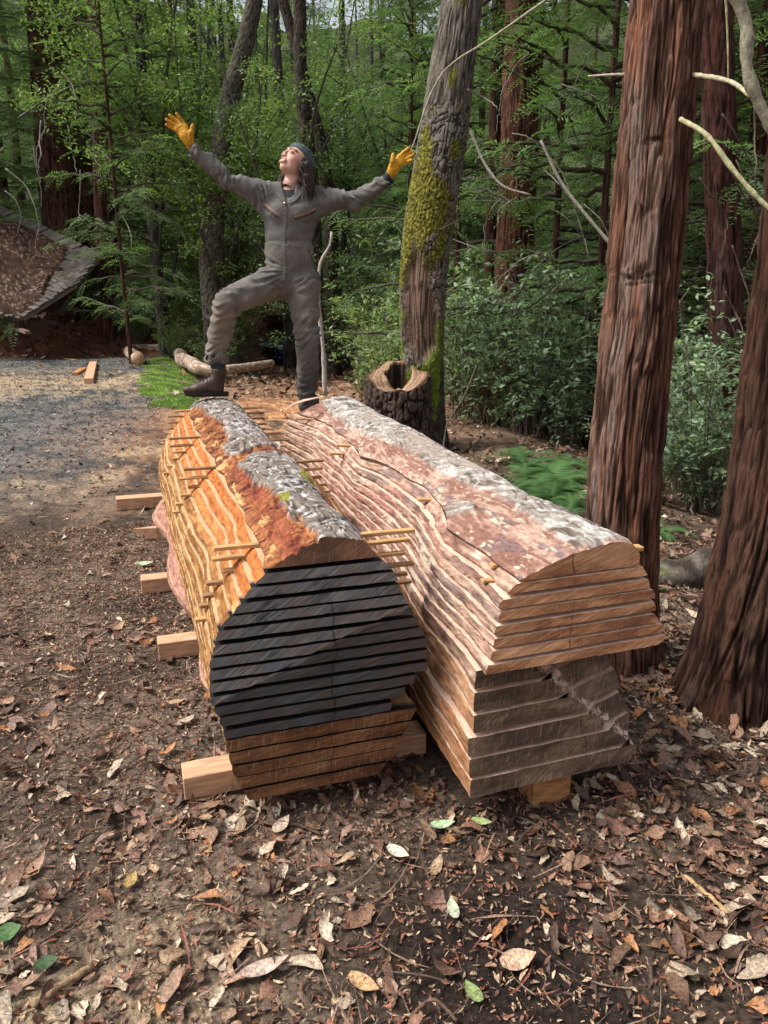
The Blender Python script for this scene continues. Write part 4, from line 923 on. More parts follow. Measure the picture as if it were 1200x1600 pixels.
def shrub(name, seed, h, R, ns, per, l, asp, cols, stemc=(.10, .07, .05)):
    g = np.random.default_rng(seed); mb = MB(); Pt = []; shd = []
    for i in range(ns):
        a = g.uniform(0, 2 * pi); lean = g.uniform(.1, 1) * R; hh = h * g.uniform(.45, 1.0); q = np.linspace(0, 1, 9)[:, None]
        b0 = np.array([cos(a), sin(a), 0]) * g.uniform(0, .15) * R; pts = b0 + np.array([cos(a) * lean, sin(a) * lean, 0]) * q ** 1.4 + np.array([0, 0, hh]) * q ** .8 + np.cumsum(g.normal(0, .015, (9, 3)), 0)
        mb.tube(pts, np.linspace(.009, .002, 9), 4, col=stemc, cap=False); s0 = g.uniform(.75, 1.25)
        for t in g.uniform(.2, 1, max(3, per // 8)):
            c0 = pts[min(8, int(t * 8.99))]; dr = g.normal(0, 1, 3) * [1, 1, .5]; dr /= np.linalg.norm(dr); ln = g.uniform(.06, .30) * (h ** .5)
            Pt.append(c0 + dr * ln * g.uniform(.1, 1, (8, 1)) + g.normal(0, .015, (8, 3))); shd.append(np.full(8, s0)); mb.tube([c0, c0 + dr * ln], [.0025, .0012], 3, col=stemc, cap=False)
    Pt = np.concatenate(Pt); V, F, c = leaves_at(Pt, g, l[0], l[1], asp, cols, shade=np.concatenate(shd)); n0 = len(V)
    return mesh_np(name, np.concatenate([V] + mb.V), np.concatenate([F] + [q + n0 for q in mb.Q]), [LEAFM], smooth=False, col=np.concatenate([c] + mb.C))
def fern(name, seed, nf=14, L=.6):
    g = np.random.default_rng(seed); A = []; D = []; Nn = []; Ls = []
    V = []; F = []; C = []; n0 = 0
    for i in range(nf):
        a = 2 * pi * i / nf + g.normal(0, .2); l = L * g.uniform(.6, 1.1); m = 26; t = np.linspace(0, 1, m)[:, None]
        o = np.array([cos(a), sin(a), 0]); pts = o * l * t * g.uniform(.75, .95) + np.array([0, 0, 1]) * l * (g.uniform(.5, .9) * t - .75 * t ** 2)
        tang = np.gradient(pts, axis=0); tang /= np.linalg.norm(tang, axis=1)[:, None]; sd = np.cross(tang, [0, 0, 1]); wl = l * .17 * np.sin(np.clip(t, .06, 1) ** .7 * pi * .96 + .05)
        for s_ in (-1, 1):
            tip = pts + (sd * s_ + tang * .35) * wl + [0, 0, -.01]; w_ = tang * l / m * .42
            q = np.stack([pts - w_, pts + w_, tip + w_ * .2, tip - w_ * .2], 1).reshape(-1, 3); V.append(q); F.append(np.arange(len(q)).reshape(-1, 4) + n0); n0 += len(q); C.append(np.tile(np.array([.045, .12, .025]) * g.uniform(.8, 1.4), (len(q), 1)))
    return mesh_np(name, np.concatenate(V), np.concatenate(F), [LEAFM], smooth=False, col=np.concatenate(C))
CROWNS = [conifer_crown('crown', 800 + i, .6, 15, 3.3, 105, ll=(.34, .62), cols=((.045, .085, .030), (.095, .165, .055))) for i in range(2)] + [conifer_crown('crown', 803, .4, 12, 2.6, 95, ll=(.28, .52), cols=((.045, .09, .040), (.085, .16, .065)))]
CROWNH = conifer_crown('crown', 805, 6, 15, 2.6, 40)
BROAD = [broad_crown('crown', 820, 2.5, 12, 3.6, 170, 70, (.10, .17), cols=((.05, .11, .025), (.14, .23, .05))), broad_crown('crown', 821, 2.0, 11, 3.2, 160, 70, (.09, .15), cols=((.08, .15, .025), (.24, .34, .06))), broad_crown('crown', 822, 1.5, 10, 3.0, 150, 70, (.08, .14), cols=((.045, .09, .03), (.11, .18, .05)))]
FTR = [None] * 3
for i in range(3):
    FTR[i] = trunk_mesh('trunk', [[0, 0, -.3], [.05, .03, 4], [-.05, .05, 9], [.0, 0, 15.5]], [.15, .13, .09, .02], 26, 90, 'redwood' if i < 2 else 'oak', 830 + i, [RBK if i < 2 else OBK], lambda C, th, z, X, Y, rid, col, hgt: (col * np.array([.55, .55, .6]), hgt), .3, .5, 1.5)
gT = np.random.default_rng(91)
def where(px, Y=None):
    s_ = 'behind the collapsed roof' if px < 170 else 'left of the raised leg' if px < 400 else 'directly behind the person' if px < 620 else 'between mossy trunk and near redwood' if px < 960 else 'right of the near redwood'
    return s_ + ('' if Y is None else ', front row' if Y < 20 else ', middle row' if Y < 33 else ', far row')
def bg_tree(px, Y, kind, sc=1.0, crown=None, label=None, thick=1.0):
    x = (px - 600) / FPX * Y * .97; z = float(tz(x, Y)); cn = kind == 'c'
    label = label or (('dense dark conifer ' if cn else 'leafy green broadleaf tree ') + where(px, Y))
    o = thing('conifer_tree' if cn else 'broadleaf_tree', label, 'tree', (x, Y, z), gT.uniform(0, 6.28), 'conifers of the background forest' if cn else 'broadleaf trees of the background forest')
    o.scale = (sc, sc, sc * gT.uniform(.9, 1.1))
    t = link('trunk', FTR[gT.integers(0, 2)] if cn else FTR[2], o); t.scale = (thick, thick, 1)
    cr = crown if crown is not None else (CROWNS[gT.integers(0, 3)] if cn else BROAD[gT.integers(0, 3)]); link('crown', cr, o); return o
# named trunks first
def named(name, label, cat, pxs, Y, r, kind, seed, group=None, tint=None, top=None, crown=None, nth=60, nl=220, csc=1.0):
    p = [P(a, b, Y) for a, b in pxs]; p[0][2] = float(tz(p[0][0], p[0][1])) - .1
    if top: p.append(p[-1] + np.array(top))
    rr = list(np.interp(np.linspace(0, 1, len(p)), np.linspace(0, 1, len(r)), r)); o = thing(name, label, 'tree', tuple(p[0]), 0, group)
    far_trunk(o, p, rr, kind, seed, nth, nl, tint)
    if crown is not None:
        c = link('crown', crown, o); c.scale = (csc, csc, csc); c.location = (0, 0, 0)
        if len(p) > 2: c.location = tuple((np.array(p[2]) - p[0]) * [1, 1, 0])
    return o
named('redwood_tree', 'reddish redwood trunk in mid distance between the mossy trunk and the near redwood', 'tree', [(800, 545), (808, 300), (818, 0)], 10.5, [.235, .225, .20, .12], 'redwood', 900, tint=(.72, .66, .66), top=(.2, 0, 9), crown=CROWNH, nth=110, nl=420)
named('redwood_tree', 'thick dark redwood standing behind the collapsed roof, the more leftward of two', 'tree', [(112, 480), (86, 230), (66, 0)], 23, [.60, .50, .42, .3], 'redwood', 905, tint=(.62, .62, .66), top=(-.5, 0, 8), nth=90, nl=300, crown=CROWNS[0])
named('redwood_tree', 'thick dark redwood behind the roof corner, just right of its twin', 'tree', [(138, 485), (118, 250), (98, 0)], 23.5, [.55, .45, .38, .3], 'redwood', 910, tint=(.70, .62, .64), top=(-.4, 0, 8), nth=90, nl=300)
named('redwood_tree', 'slender dark straight trunk right of the collapsed roof', 'tree', [(164, 492), (157, 240), (147, 0)], 21, [.21, .185, .16, .1], 'redwood', 915, tint=(.6, .55, .6), top=(-.2, 0, 7), nth=40)
named('tanoak_tree', 'leaning pale grey oak trunk with mossy edge behind the raised glove', 'tree', [(337, 445), (332, 350), (346, 240), (360, 150), (385, 60), (410, -60)], 19, [.34, .27, .24, .23, .19, .16], 'oak', 920, tint=(.85, .85, .85), nth=70, crown=BROAD[1], csc=.8)
named('tanoak_tree', 'thin dark sapling trunk between the slender trunk and the pale oak', 'tree', [(240, 470), (236, 330), (232, 180)], 22, [.10, .08, .06], 'oak', 925, tint=(.6, .6, .6), nth=20, nl=80)
named('redwood_tree', 'thin blackish trunk left of the mid distance redwood', 'tree', [(762, 560), (768, 380), (776, 150), (780, 0)], 12, [.09, .085, .08, .07], 'redwood', 930, tint=(.4, .38, .4), nth=30, nl=120, top=(.1, 0, 5))
named('tanoak_tree', 'dark trunk rising behind the head of the person', 'tree', [(492, 400), (484, 260), (470, 120), (468, 0)], 17, [.16, .14, .12, .1], 'oak', 935, tint=(.45, .42, .4), nth=36, top=(-.4, 0, 3), crown=BROAD[2], csc=.8)
named('tanoak_tree', 'dark slanting trunk above the head of the person', 'tree', [(520, 420), (500, 220), (470, 100), (436, -20)], 18, [.15, .13, .11, .1], 'oak', 940, tint=(.45, .42, .4), nth=36)
named('redwood_tree', 'dark reddish trunk seen between the near redwood and the right edge', 'tree', [(1140, 790), (1136, 560), (1128, 300), (1120, 0)], 7.2, [.14, .13, .12, .1], 'redwood', 945, tint=(.42, .38, .42), nth=70, nl=260, top=(0, 0, 6))
named('redwood_tree', 'thin reddish trunk close beside the right edge', 'tree', [(1172, 720), (1178, 500), (1188, 200)], 8.5, [.085, .08, .07], 'redwood', 950, tint=(.55, .42, .42), nth=30, nl=120, top=(0.1, 0, 5))
named('tanoak_tree', 'thin dark trunk in the deep shade right of the near redwood', 'tree', [(1100, 620), (1096, 400), (1110, 150)], 10, [.08, .07, .06], 'oak', 955, tint=(.4, .35, .33), nth=24, nl=100, top=(0.1, 0, 5))
# rows of background trees
for px, Y in ((-60, 21), (30, 26), (60, 30), (190, 24), (215, 31), (265, 27), (110, 33), (300, 34), (0, 36), (140, 38), (250, 40), (385, 30), (180, 46), (330, 45), (-40, 44), (60, 50), (-160, 22), (-200, 34)): bg_tree(px, Y, 'c', gT.uniform(.95, 1.15))
for px, Y in ((700, 18), (1010, 12.5), (960, 18), (1080, 11), (1150, 13), (820, 21), (1200, 9.5), (1240, 16), (1120, 20), (900, 25), (1020, 27), (740, 25), (1180, 28), (640, 22), (1320, 12), (1350, 20)): bg_tree(px, Y, 'c', gT.uniform(.75, 1.0))
for px, Y in ((255, 19.5), (450, 23.5), (700, 19), (540, 24.5), (420, 34), (470, 40), (540, 33), (580, 38), (500, 46), (620, 34), (680, 40), (350, 38), (440, 52), (760, 36), (860, 40), (960, 38), (560, 52), (290, 50), (1060, 40), (230, 36), (1140, 38), (680, 55), (820, 54), (100, 42), (625, 26), (370, 25), (640, 29), (330, 28)): bg_tree(px, Y, 'b', gT.uniform(.9, 1.2))
for px, Y in ((480, 62), (600, 62), (360, 60), (720, 60), (840, 64), (240, 58), (960, 55), (120, 60), (1080, 52), (0, 58), (1200, 45)): bg_tree(px, Y, 'c', 1.5)
YOUNG = conifer_crown('crown', 807, .5, 5.2, 1.5, 46, ll=(.20, .38), cols=((.05, .10, .035), (.11, .20, .06)))
for px, Y, s_ in ((860, 9.4, 1.2), (930, 8.6, 1.2), (1035, 8.5, 1.1), (712, 11, 1.3), (1190, 7.8, 1.1), (200, 17.5, 1.3), (250, 19.5, 1.5), (640, 17, 1.2)):
    x = (px - 600) / FPX * Y * .97; o = thing('young_conifer', 'young redwood with soft flat sprays ' + where(px, Y), 'young tree', (x, Y, float(tz(x, Y))), gT.uniform(0, 6.28), 'young redwoods of the understory'); o.scale = (s_, s_, s_ * 1.25)
    t = link('trunk', FTR[0], o); t.scale = (.22, .22, .36); link('crown', YOUNG, o)
# ---------------------------------------------------------------- understory
SH_A = [shrub('foliage', 860 + i, 1.5, 1.0, 34, 90, (.035, .065), .5, ((.06, .12, .022), (.15, .26, .045))) for i in range(2)]
SH_B = [shrub('foliage', 866 + i, 1.7, 1.1, 26, 70, (.055, .10), .42, ((.075, .135, .075), (.21, .30, .19))) for i in range(2)]
SH_C = [shrub('foliage', 870 + i, 1.6, .8, 14, 56, (.07, .12), .34, ((.10, .16, .05), (.22, .30, .10))) for i in range(2)]
FERN = [fern('fronds', 880 + i) for i in range(2)]
def plant(px, Y, kit, sc, name, label, cat, group, zoff=0, rz=None, dz=0):
    x = (px - 600) / FPX * Y * .97; z = float(tz(x, Y)) + dz; o = thing(name, label, cat, (x, Y, z), gT.uniform(0, 6.28), group); o.scale = (sc, sc, sc)
    if cat == 'bush': o['label'] = label + ' ' + where(px) + (', nearer ones' if Y < 12 else '')
    link(('fronds' if cat == 'fern' else 'foliage'), kit[gT.integers(0, len(kit))], o); return o
GA = 'bright green bushes on the bank'; GB_ = 'blue green bushes under the redwoods'; GC = 'light green saplings below the slope'
for px, Y, sc in ((180, 21.8, 1.3), (215, 20.7, 1.1), (245, 21.5, 1.4), (280, 20.0, 1.1), (320, 21, 1.3), (300, 23.5, 1.6), (355, 19.5, 1.1), (345, 20.5, 1.3), (230, 25, 1.8), (350, 25, 1.8), (190, 28, 2), (160, 24.5, 1.5), (270, 18.6, .7), (330, 17.0, .7)):
    plant(px, Y, SH_A, sc, 'bush', 'bright small leaved bush', 'bush', GA)
for px, Y, sc in ((735, 9.6, 1.15), (765, 9.0, 1.0), (795, 8.8, 1.25), (830, 8.2, 1.05), (865, 8.8, 1.25), (750, 11.5, 1.5), (790, 12, 1.3), (850, 12, 1.4), (895, 8, .8), (1060, 7.2, 1.0), (1095, 6.2, .8), (1130, 5.6, .75), (1175, 6.4, .9), (1080, 9.5, 1.4), (1160, 9, 1.5), (1210, 5.4, .8), (1050, 5.6, .5), (1120, 7.6, 1.1), (720, 13, 1.1), (930, 10, 1.2), (1000, 11, 1.5), (700, 16, 1.6), (940, 14, 1.8), (750, 18, 2.0), (1050, 15, 2)):
    plant(px, Y, SH_B, sc, 'bush', 'blue green leafy bush', 'bush', GB_)
for px, Y, sc, dz in ((578, 12.5, 1.0, 0), (590, 13.5, 1.2, 0), (600, 12, 1.0, 0), (590, 18, 1.6, 0), (590, 21, 2.2, 0), (572, 11, .6, 0), (620, 16, 1.8, 0), (590, 26, 1.5, 0)):
    plant(px, Y, SH_C, sc, 'sapling', 'light green broadleaf sapling in front of the leafy slope', 'sapling', GC)
for px, Y, sc in ((855, 5.4, .8), (880, 5.8, .9), (835, 6.4, .8), (900, 5.9, .8), (915, 5.2, .7), (865, 5.2, .75), (890, 5.5, .7), (845, 5.9, .6), (905, 4.9, .45), (875, 6.3, .6), (825, 6.9, .5), (905, 6.6, .7), (1075, 3.55, .15), (1062, 4.6, .5)):
    plant(px, Y, FERN, sc, 'fern', 'green fern growing on the slope behind the pale ended stack', 'fern', 'ferns on the slope behind the stack')
# ---------------------------------------------------------------- bare limbs and dead twigs
def limb(name, label, pts, rad, col, cat='branch', group=None, n=8, wob=.0):
    """pts: (px, py, Y)"""
    p = spl([P(*q_) for q_ in pts], 26); g_ = np.random.default_rng(int(pts[0][0] * 7 + pts[0][1])); p = p + np.cumsum(g_.normal(0, wob, p.shape), 0) * np.linspace(0, 1, 26)[:, None]
    c = np.array(col) * (1 + .15 * g_.normal(0, 1, (26, 1))).repeat(n, 0) if False else col
    mb = MB(); r = np.linspace(rad[0], rad[1], 26) * (1 + .10 * g_.normal(0, 1, 26)); mb.tube(p - p[0], r, n, col=c)
    o = mb.build(name, OBK, None, True); o.location = p[0]; tag(o, label, cat, group); return o
PALE = (.29, .27, .20); GP = 'pale bare limbs beside the near redwood'
limb('bare_limb', 'thick pale crooked limb hanging in the upper right corner', [(1140, -30, 2.3), (1166, 40, 2.3), (1168, 110, 2.3), (1190, 170, 2.3), (1230, 240, 2.3)], (.018, .016), PALE, group=GP)
limb('bare_limb', 'pale curved limb sweeping from the near redwood down to the right edge', [(1063, 186, 2.65), (1105, 212, 2.55), (1140, 258, 2.5), (1180, 305, 2.45), (1230, 350, 2.4)], (.0085, .0075), (.40, .38, .22), group=GP)
limb('bare_limb', 'short pale limb from the near redwood to the crooked limb', [(1082, 117, 2.7), (1120, 122, 2.55), (1150, 132, 2.4), (1172, 150, 2.3)], (.007, .006), (.42, .38, .26), group=GP)
limb('bare_limb', 'thin straight hanging twig above the right limbs', [(1133, -20, 2.5), (1137, 60, 2.5), (1138, 125, 2.5)], (.004, .002), (.36, .34, .18), group=GP)
limb('bare_limb', 'short dead stub on the left of the near redwood', [(920, 119, 2.9), (950, 117, 2.85), (985, 116, 2.8)], (.003, .006), (.40, .34, .28), group=GP)
limb('bare_limb', 'long pale twig crossing in front of the mossy trunk to the top edge', [(640, 240, 6.8), (700, 105, 6.7), (760, 65, 6.6), (860, -5, 6.5)], (.006, .009), (.38, .37, .28))
limb('bare_limb', 'bent twig growing from the right side of the mossy trunk', [(735, 205, 7.3), (760, 260, 7.2), (785, 290, 7.1), (830, 305, 7)], (.016, .009), (.26, .24, .20))
limb('bare_limb', 'dead pole leaning from the foliage to the near redwood', [(845, 220, 6.2), (880, 290, 6.1), (915, 335, 6), (957, 385, 5.9)], (.010, .014), (.24, .22, .18))
limb('bare_limb', 'tall pale crooked sapling stem behind the straight leg', [(508, 618, 5.9), (506, 560, 5.9), (498, 450, 5.9), (501, 410, 5.9), (517, 378, 5.9), (518, 362, 5.9)], (.020, .010), (.42, .38, .32), cat='sapling')
limb('bare_limb', 'thin branch rising beside the mossy trunk at the right', [(692, 705, 6.3), (700, 660, 6.3), (725, 620, 6.3), (745, 570, 6.3)], (.008, .005), (.15, .12, .10))
gd = np.random.default_rng(55)
for i in range(26):
    px = gd.uniform(700, 940); py = gd.uniform(60, 480); Y = gd.uniform(6.5, 10); a = gd.uniform(-1, 1); ln = gd.uniform(60, 170)
    limb('dead_branch', 'thin drooping dead twig in front of the dark conifers', [(px, py, Y), (px + a * ln * .4, py + ln * .15, Y + gd.normal(0, .2)), (px + a * ln * .8, py + ln * .5, Y + gd.normal(0, .3)), (px + a * ln * .9, py + ln * .95, Y)], (.0055, .002), (.20, .18, .15), group='dead twigs in front of the dark conifers', n=5, wob=.012)
for i in range(16):
    px = gd.uniform(1050, 1200); py = gd.uniform(150, 700); Y = gd.uniform(4.2, 6.5); a = gd.uniform(-1, 1); ln = gd.uniform(90, 260)
    limb('dead_branch', 'dark arching twig in the shade by the right edge', [(px, py, Y), (px + a * ln * .25, py + ln * .3, Y), (px + a * ln * .5, py + ln * .7, Y + gd.normal(0, .2)), (px + a * ln * .45, py + ln * 1.1, Y)], (.006, .0025), (.10, .075, .06), group='dark twigs by the right edge', n=5, wob=.008)
for i in range(18):
    px = gd.uniform(0, 190); py = gd.uniform(60, 330); Y = gd.uniform(17.5, 20); a = gd.uniform(-.4, 1); ln = gd.uniform(50, 110)
    limb('dead_branch', 'pale dead twig hanging before the thick dark redwoods', [(px, py, Y), (px + a * ln * .6, py + ln * .25, Y), (px + a * ln, py + ln * .7, Y + gd.normal(0, .3)), (px + a * ln * .9, py + ln * 1.1, Y)], (.018, .008), (.25, .22, .19), group='dead twigs before the thick redwoods', n=4, wob=.02)
# ================================================================== SHED, FALLEN LOGS, CAR, SMALL THINGS
def shed():
    Y = 20.0; ap = P(150, 405, 19.2)
    b = P(70, 490, 20.5); b[2] = float(tz(b[0], b[1]))
    sh = thing('collapsed_shed', 'collapsed shingled shed roof heaped with brown needles on the left bank', 'shed roof', tuple(b)); O = b
    # roof plane: corner ridge, measured corners
    A_ = P(-60, 300, 22.0); B_ = P(40, 335, 21.6); C_ = P(152, 402, 20.4); D_ = P(118, 440, 19.4); E_ = P(35, 492, 18.6); F_ = P(-80, 470, 18.4)
    def roof_pt(u, v):   # u along eave (0 left..1 right), v 0 = upper edge, 1 = lower edge
        u = np.asarray(u)[..., None]; v = np.asarray(v)[..., None]
        top = A_ * (1 - u) + C_ * u; k_ = .58; bot = np.where(u < k_, F_ * (1 - u / k_) + E_ * (u / k_), E_ * (1 - (u - k_) / (1 - k_)) + D_ * ((u - k_) / (1 - k_))); return top * (1 - v) + bot * v
    nrm_ = np.cross(C_ - A_, F_ - A_); nrm_ /= np.linalg.norm(nrm_); nrm_ = nrm_ if nrm_[2] > 0 else -nrm_
    # decking slab
    V = np.array([A_, C_, D_, E_ , F_]); V2 = V - nrm_ * .10
    link('roof_deck', mesh_np('roof_deck', np.concatenate([V, V2]) - O, [np.array([[i, i + 5, (i + 1) % 5 + 5, (i + 1) % 5] for i in range(5)]), np.array([[0, 1, 2], [0, 2, 3], [0, 3, 4], [7, 6, 5], [8, 7, 5], [9, 8, 5]])], [simple('old_plank', (.10, .08, .065), .9, .3, 8)], smooth=False, col=(1, 1, 1)), sh)
    g = np.random.default_rng(4); mb = MB(); ex = (C_ - A_) / np.linalg.norm(C_ - A_); ey = (F_ - A_) / np.linalg.norm(F_ - A_); ey = ey - ex * (ey @ ex); ey /= np.linalg.norm(ey); M = np.stack([ex, ey, nrm_], 1)
    LX = np.linalg.norm(C_ - A_); 
    k = 0
    for r in range(14):
        for c_ in range(24):
            u = c_ / 24 + g.normal(0, .004); v = r / 13.
            edge = (u > .70) or (v < .08) or (v > .93 and u > .3)
            if not edge or g.uniform() < .06: continue
            p = roof_pt(u + .02, v) + nrm_ * (.02 + .012 * g.uniform()); gy = g.uniform(.55, 1.25)
            Mr = M @ np.array(Matrix.Rotation(g.normal(0, .06), 3, 'Z')) @ np.array(Matrix.Rotation(radians(6) + g.normal(0, .03), 3, 'X'))
            mb.box(p - O, (g.uniform(.12, .24), .34, .016), Mr, 0, np.array([.165, .145, .13]) * gy)
            k += 1
    mb.build('shingles', vcol_mat('old_shingle', .9, 25, .3, .5, .01, (1, 6, 1)), sh)['kind'] = 'stuff'
    # duff heaped on the roof
    n = 90; U, Vv = np.meshgrid(np.linspace(-.12, .93, n), np.linspace(.06, 1.03, n), indexing='ij'); pt = roof_pt(U, Vv)
    h = .02 + .18 * np.clip(1 - ((U - .15) / .75) ** 2, 0, 1) ** .5 * np.clip(np.minimum(Vv - .04, 1.04 - Vv) * 8, 0, 1) + .05 * fbm(U * 9, Vv * 9, 0, 970) - .12 * sst(.76, .82, U + .10 * fbm(U * 5, Vv * 5, 0, 971))
    pt = pt + nrm_ * h[..., None]; x_, y_ = pt[..., 0], pt[..., 1]; nn = fbm(U * 40, Vv * 40, 0, 972); cc = cmix((.032, .014, .009), (.095, .045, .027), sst(-.4, .5, nn)); cc = cmix_arr(cc, (.30, .22, .17), sst(.55, .7, vn(U * 110, Vv * 90, 0, 973)))
    link('needle_heap', mesh_np('needle_heap', pt.reshape(-1, 3) - O, grid_faces(n, n), [BARK], col=cc.reshape(-1, 3)), sh)
    # fascia boards and props
    W_ = simple('grey_board', (.20, .17, .15), .9, .3, 8, .4, 60, .2, (1, 6, 6)); DW = simple('dark_board', (.05, .035, .03), .9, .3)
    def board(a, b_, wd, th, mt, nm='board'):
        a = np.array(a); b_ = np.array(b_); d = b_ - a; L_ = np.linalg.norm(d); x = d / L_; y = np.cross([0, 0, 1], x); y /= np.linalg.norm(y); z = np.cross(x, y)
        mb = MB(); mb.box((a + b_) / 2 - O, (L_, th, wd), np.stack([x, y, z], 1)); return mb.build(nm, mt, sh)
    dn = np.array([0, 0, -.08]); board(E_ + dn, D_ + dn, .14, .04, W_, 'fascia'); board(D_ + dn, C_ + dn, .12, .04, W_, 'fascia'); board(P(-60, 470, 18.5), E_ + dn, .12, .04, W_, 'fascia')
    board(P(20, 495, 18.9), P(88, 505, 19.2), .1, .05, DW); board(P(95, 492, 19.3), P(118, 440, 19.6), .1, .06, DW, 'post'); board(P(40, 520, 18.9), P(30, 488, 18.7), .08, .05, DW, 'post')
    mb = MB(); 
    for q_ in (0.5,): mb.box(((A_ * (1 - q_) + C_ * q_) * .45 + (F_ * (1 - q_) + D_ * q_) * .55 - np.array([0, 0, .75]) - O), (2.2, .5, 1.1))
    mb.build('back_wall', DW, sh)
shed()
# ---- trackside logs
def fallen(pts, rads, label, seed, kind='oak', tint=1.4, endc=(.45, .28, .17)):
    p = spl([PZ(a, b_, z) for a, b_, z in pts], 60); o0 = p[0]; r = np.interp(np.linspace(0, 1, 60), np.linspace(0, 1, len(rads)), rads); n = 30
    d = np.gradient(p, axis=0); d /= np.linalg.norm(d, axis=1)[:, None]; th = np.linspace(0, 2 * pi, n, endpoint=False); V = []; C = []
    for k in range(60):
        x = np.cross([0, 0, 1], d[k]); x /= np.linalg.norm(x); y = np.cross(d[k], x); rr = r[k] * (1 + .12 * vn(np.cos(th) * 1.5, np.sin(th) * 1.5, k * .25, seed) + .05 * vn(np.cos(th) * 5, np.sin(th) * 5, k * .8, seed + 1))
        V.append(p[k] + rr[:, None] * (np.cos(th)[:, None] * x + np.sin(th)[:, None] * y)); nz = vn(np.cos(th) * 4, np.sin(th) * 4, k * .6, seed + 2); C.append(np.clip(cmix((.16, .11, .085), (.36, .29, .23), sst(-.3, .5, nz)) * tint, 0, .8))
    V = np.concatenate(V + [p[:1], p[-1:]]) - o0; C = np.concatenate(C + [np.full((2, 3), .3)])
    e = lambda i0, r0, fl: np.array([([i0, r0 + j, r0 + (j + 1) % n][::fl]) for j in range(n)])
    F = grid_faces(60, n, True); T = np.concatenate([e(60 * n, 0, -1), e(60 * n + 1, 59 * n, 1)])
    ob = link('fallen_log', mesh_np('fallen_log', V, [F, T], [OBK, simple('cut_log_end', endc, .8, .3, 20)], np.r_[np.zeros(len(F), int), np.ones(len(T), int)], col=C)); ob.location = o0; tag(ob, label, 'log', 'cut logs lying beside the track'); return ob
fallen([(216, 562, .14), (228, 545, .15), (250, 545, .16), (285, 556, .15)], [.15, .13, .12, .14], 'pale cut log with its sawn end facing the track, nearest the moss', 981)
fallen([(284, 562, .13), (300, 568, .12), (330, 578, .12), (352, 580, .10)], [.16, .14, .13, .10], 'knobby short log between the moss patch and the raised boot', 983)
fallen([(352, 578, .10), (385, 574, .10), (425, 567, .10)], [.09, .085, .07], 'thin pale log lying right of the raised boot', 985, tint=1.6)
# ---- moss patch
def moss():
    g = np.random.default_rng(8); n = 80; c = PZ(268, 592, 0)
    px = [(228, 562), (262, 556), (300, 572), (318, 598), (312, 625), (285, 640), (240, 630), (225, 600)]
    poly = np.array([PZ(a, b_, 0)[:2] for a, b_ in px]); mn, mx = poly.min(0), poly.max(0)
    def inside(x, y):
        r = np.zeros(x.shape, bool); j = len(poly) - 1
        for i in range(len(poly)):
            a, b_ = poly[i], poly[j]; r ^= ((a[1] > y) != (b_[1] > y)) & (x < (b_[0] - a[0]) * (y - a[1]) / (b_[1] - a[1] + 1e-9) + a[0]); j = i
        return r
    X = g.uniform(mn[0] - .4, mx[0] + .4, 90000); Y = g.uniform(mn[1] - .4, mx[1] + .4, 90000); k = inside(X + .35 * fbm(X * 1.3, Y * 1.3, 0, 990), Y + .5 * fbm(X, Y, 0, 991)) & (fbm(X * 2.5, Y * 2.5, 0, 992) > -.24 + .12 * vn(X * 9, Y * 9, 0, 994)); X, Y = X[k], Y[k]; m_ = len(X)
    a = g.uniform(0, 2 * pi, m_); w_ = g.uniform(.012, .028, m_); h = g.uniform(.012, .045, m_); z = tz(X, Y)
    dx, dy = np.cos(a) * w_, np.sin(a) * w_; tx, ty = g.normal(0, .015, m_), g.normal(0, .015, m_)
    V = np.stack([np.stack([X - dx, Y - dy, z], -1), np.stack([X + dx, Y + dy, z], -1), np.stack([X + tx, Y + ty, z + h], -1)], 1).reshape(-1, 3)
    col = np.repeat(cmix((.10, .18, .02), (.27, .38, .05), sst(-.3, .5, fbm(X * 3, Y * 3, 0, 993)) * g.uniform(.4, 1, m_)), 3, 0)
    tag(link('moss_patch', mesh_np('moss_patch', V, np.arange(len(V)).reshape(-1, 3), [LEAFM], smooth=False, col=col)), 'bright green moss patch between the track and the cut logs', 'moss', kind='stuff')
moss()
# small ferny ground plants and grass tufts around the stack's far end
# ---- offcuts on the track
def offcut(a, b_, wd, th, mt, label, name='wood_offcut', lift=.0):
    a = PZ(*a); b_ = PZ(*b_); d = b_ - a; L_ = np.linalg.norm(d); x = d / L_; y = np.cross([0, 0, 1], x); y /= np.linalg.norm(y); M = np.stack([x, y, [0, 0, 1]], 1)
    z = float(tz(a[0], a[1])) + th / 2 + .004 + lift; mb = MB(); mb.box((0, 0, 0), (L_, wd, th), M, .004); o = mb.build(name, mt); o.location = ((a[0] + b_[0]) / 2, (a[1] + b_[1]) / 2, z); tag(o, label, 'offcut', 'offcuts on the track'); return o
offcut((139, 598, 0), (146, 570, 0), .16, .09, BEAR, 'pale square offcut on the sawdust strewn track')
offcut((117, 585, 0), (131, 577, 0), .12, .05, BEARO, 'small flat orange offcut next to the square one')
offcut((17, 548, 0), (50, 571, 0), .12, .07, simple('purple_brown_board', (.16, .09, .08), .8, .2), 'dark narrow board lying on the far track', 'board_offcut')
offcut((102, 560, 0), (118, 562, 0), .10, .03, BEARO, 'small reddish chip on the far track')
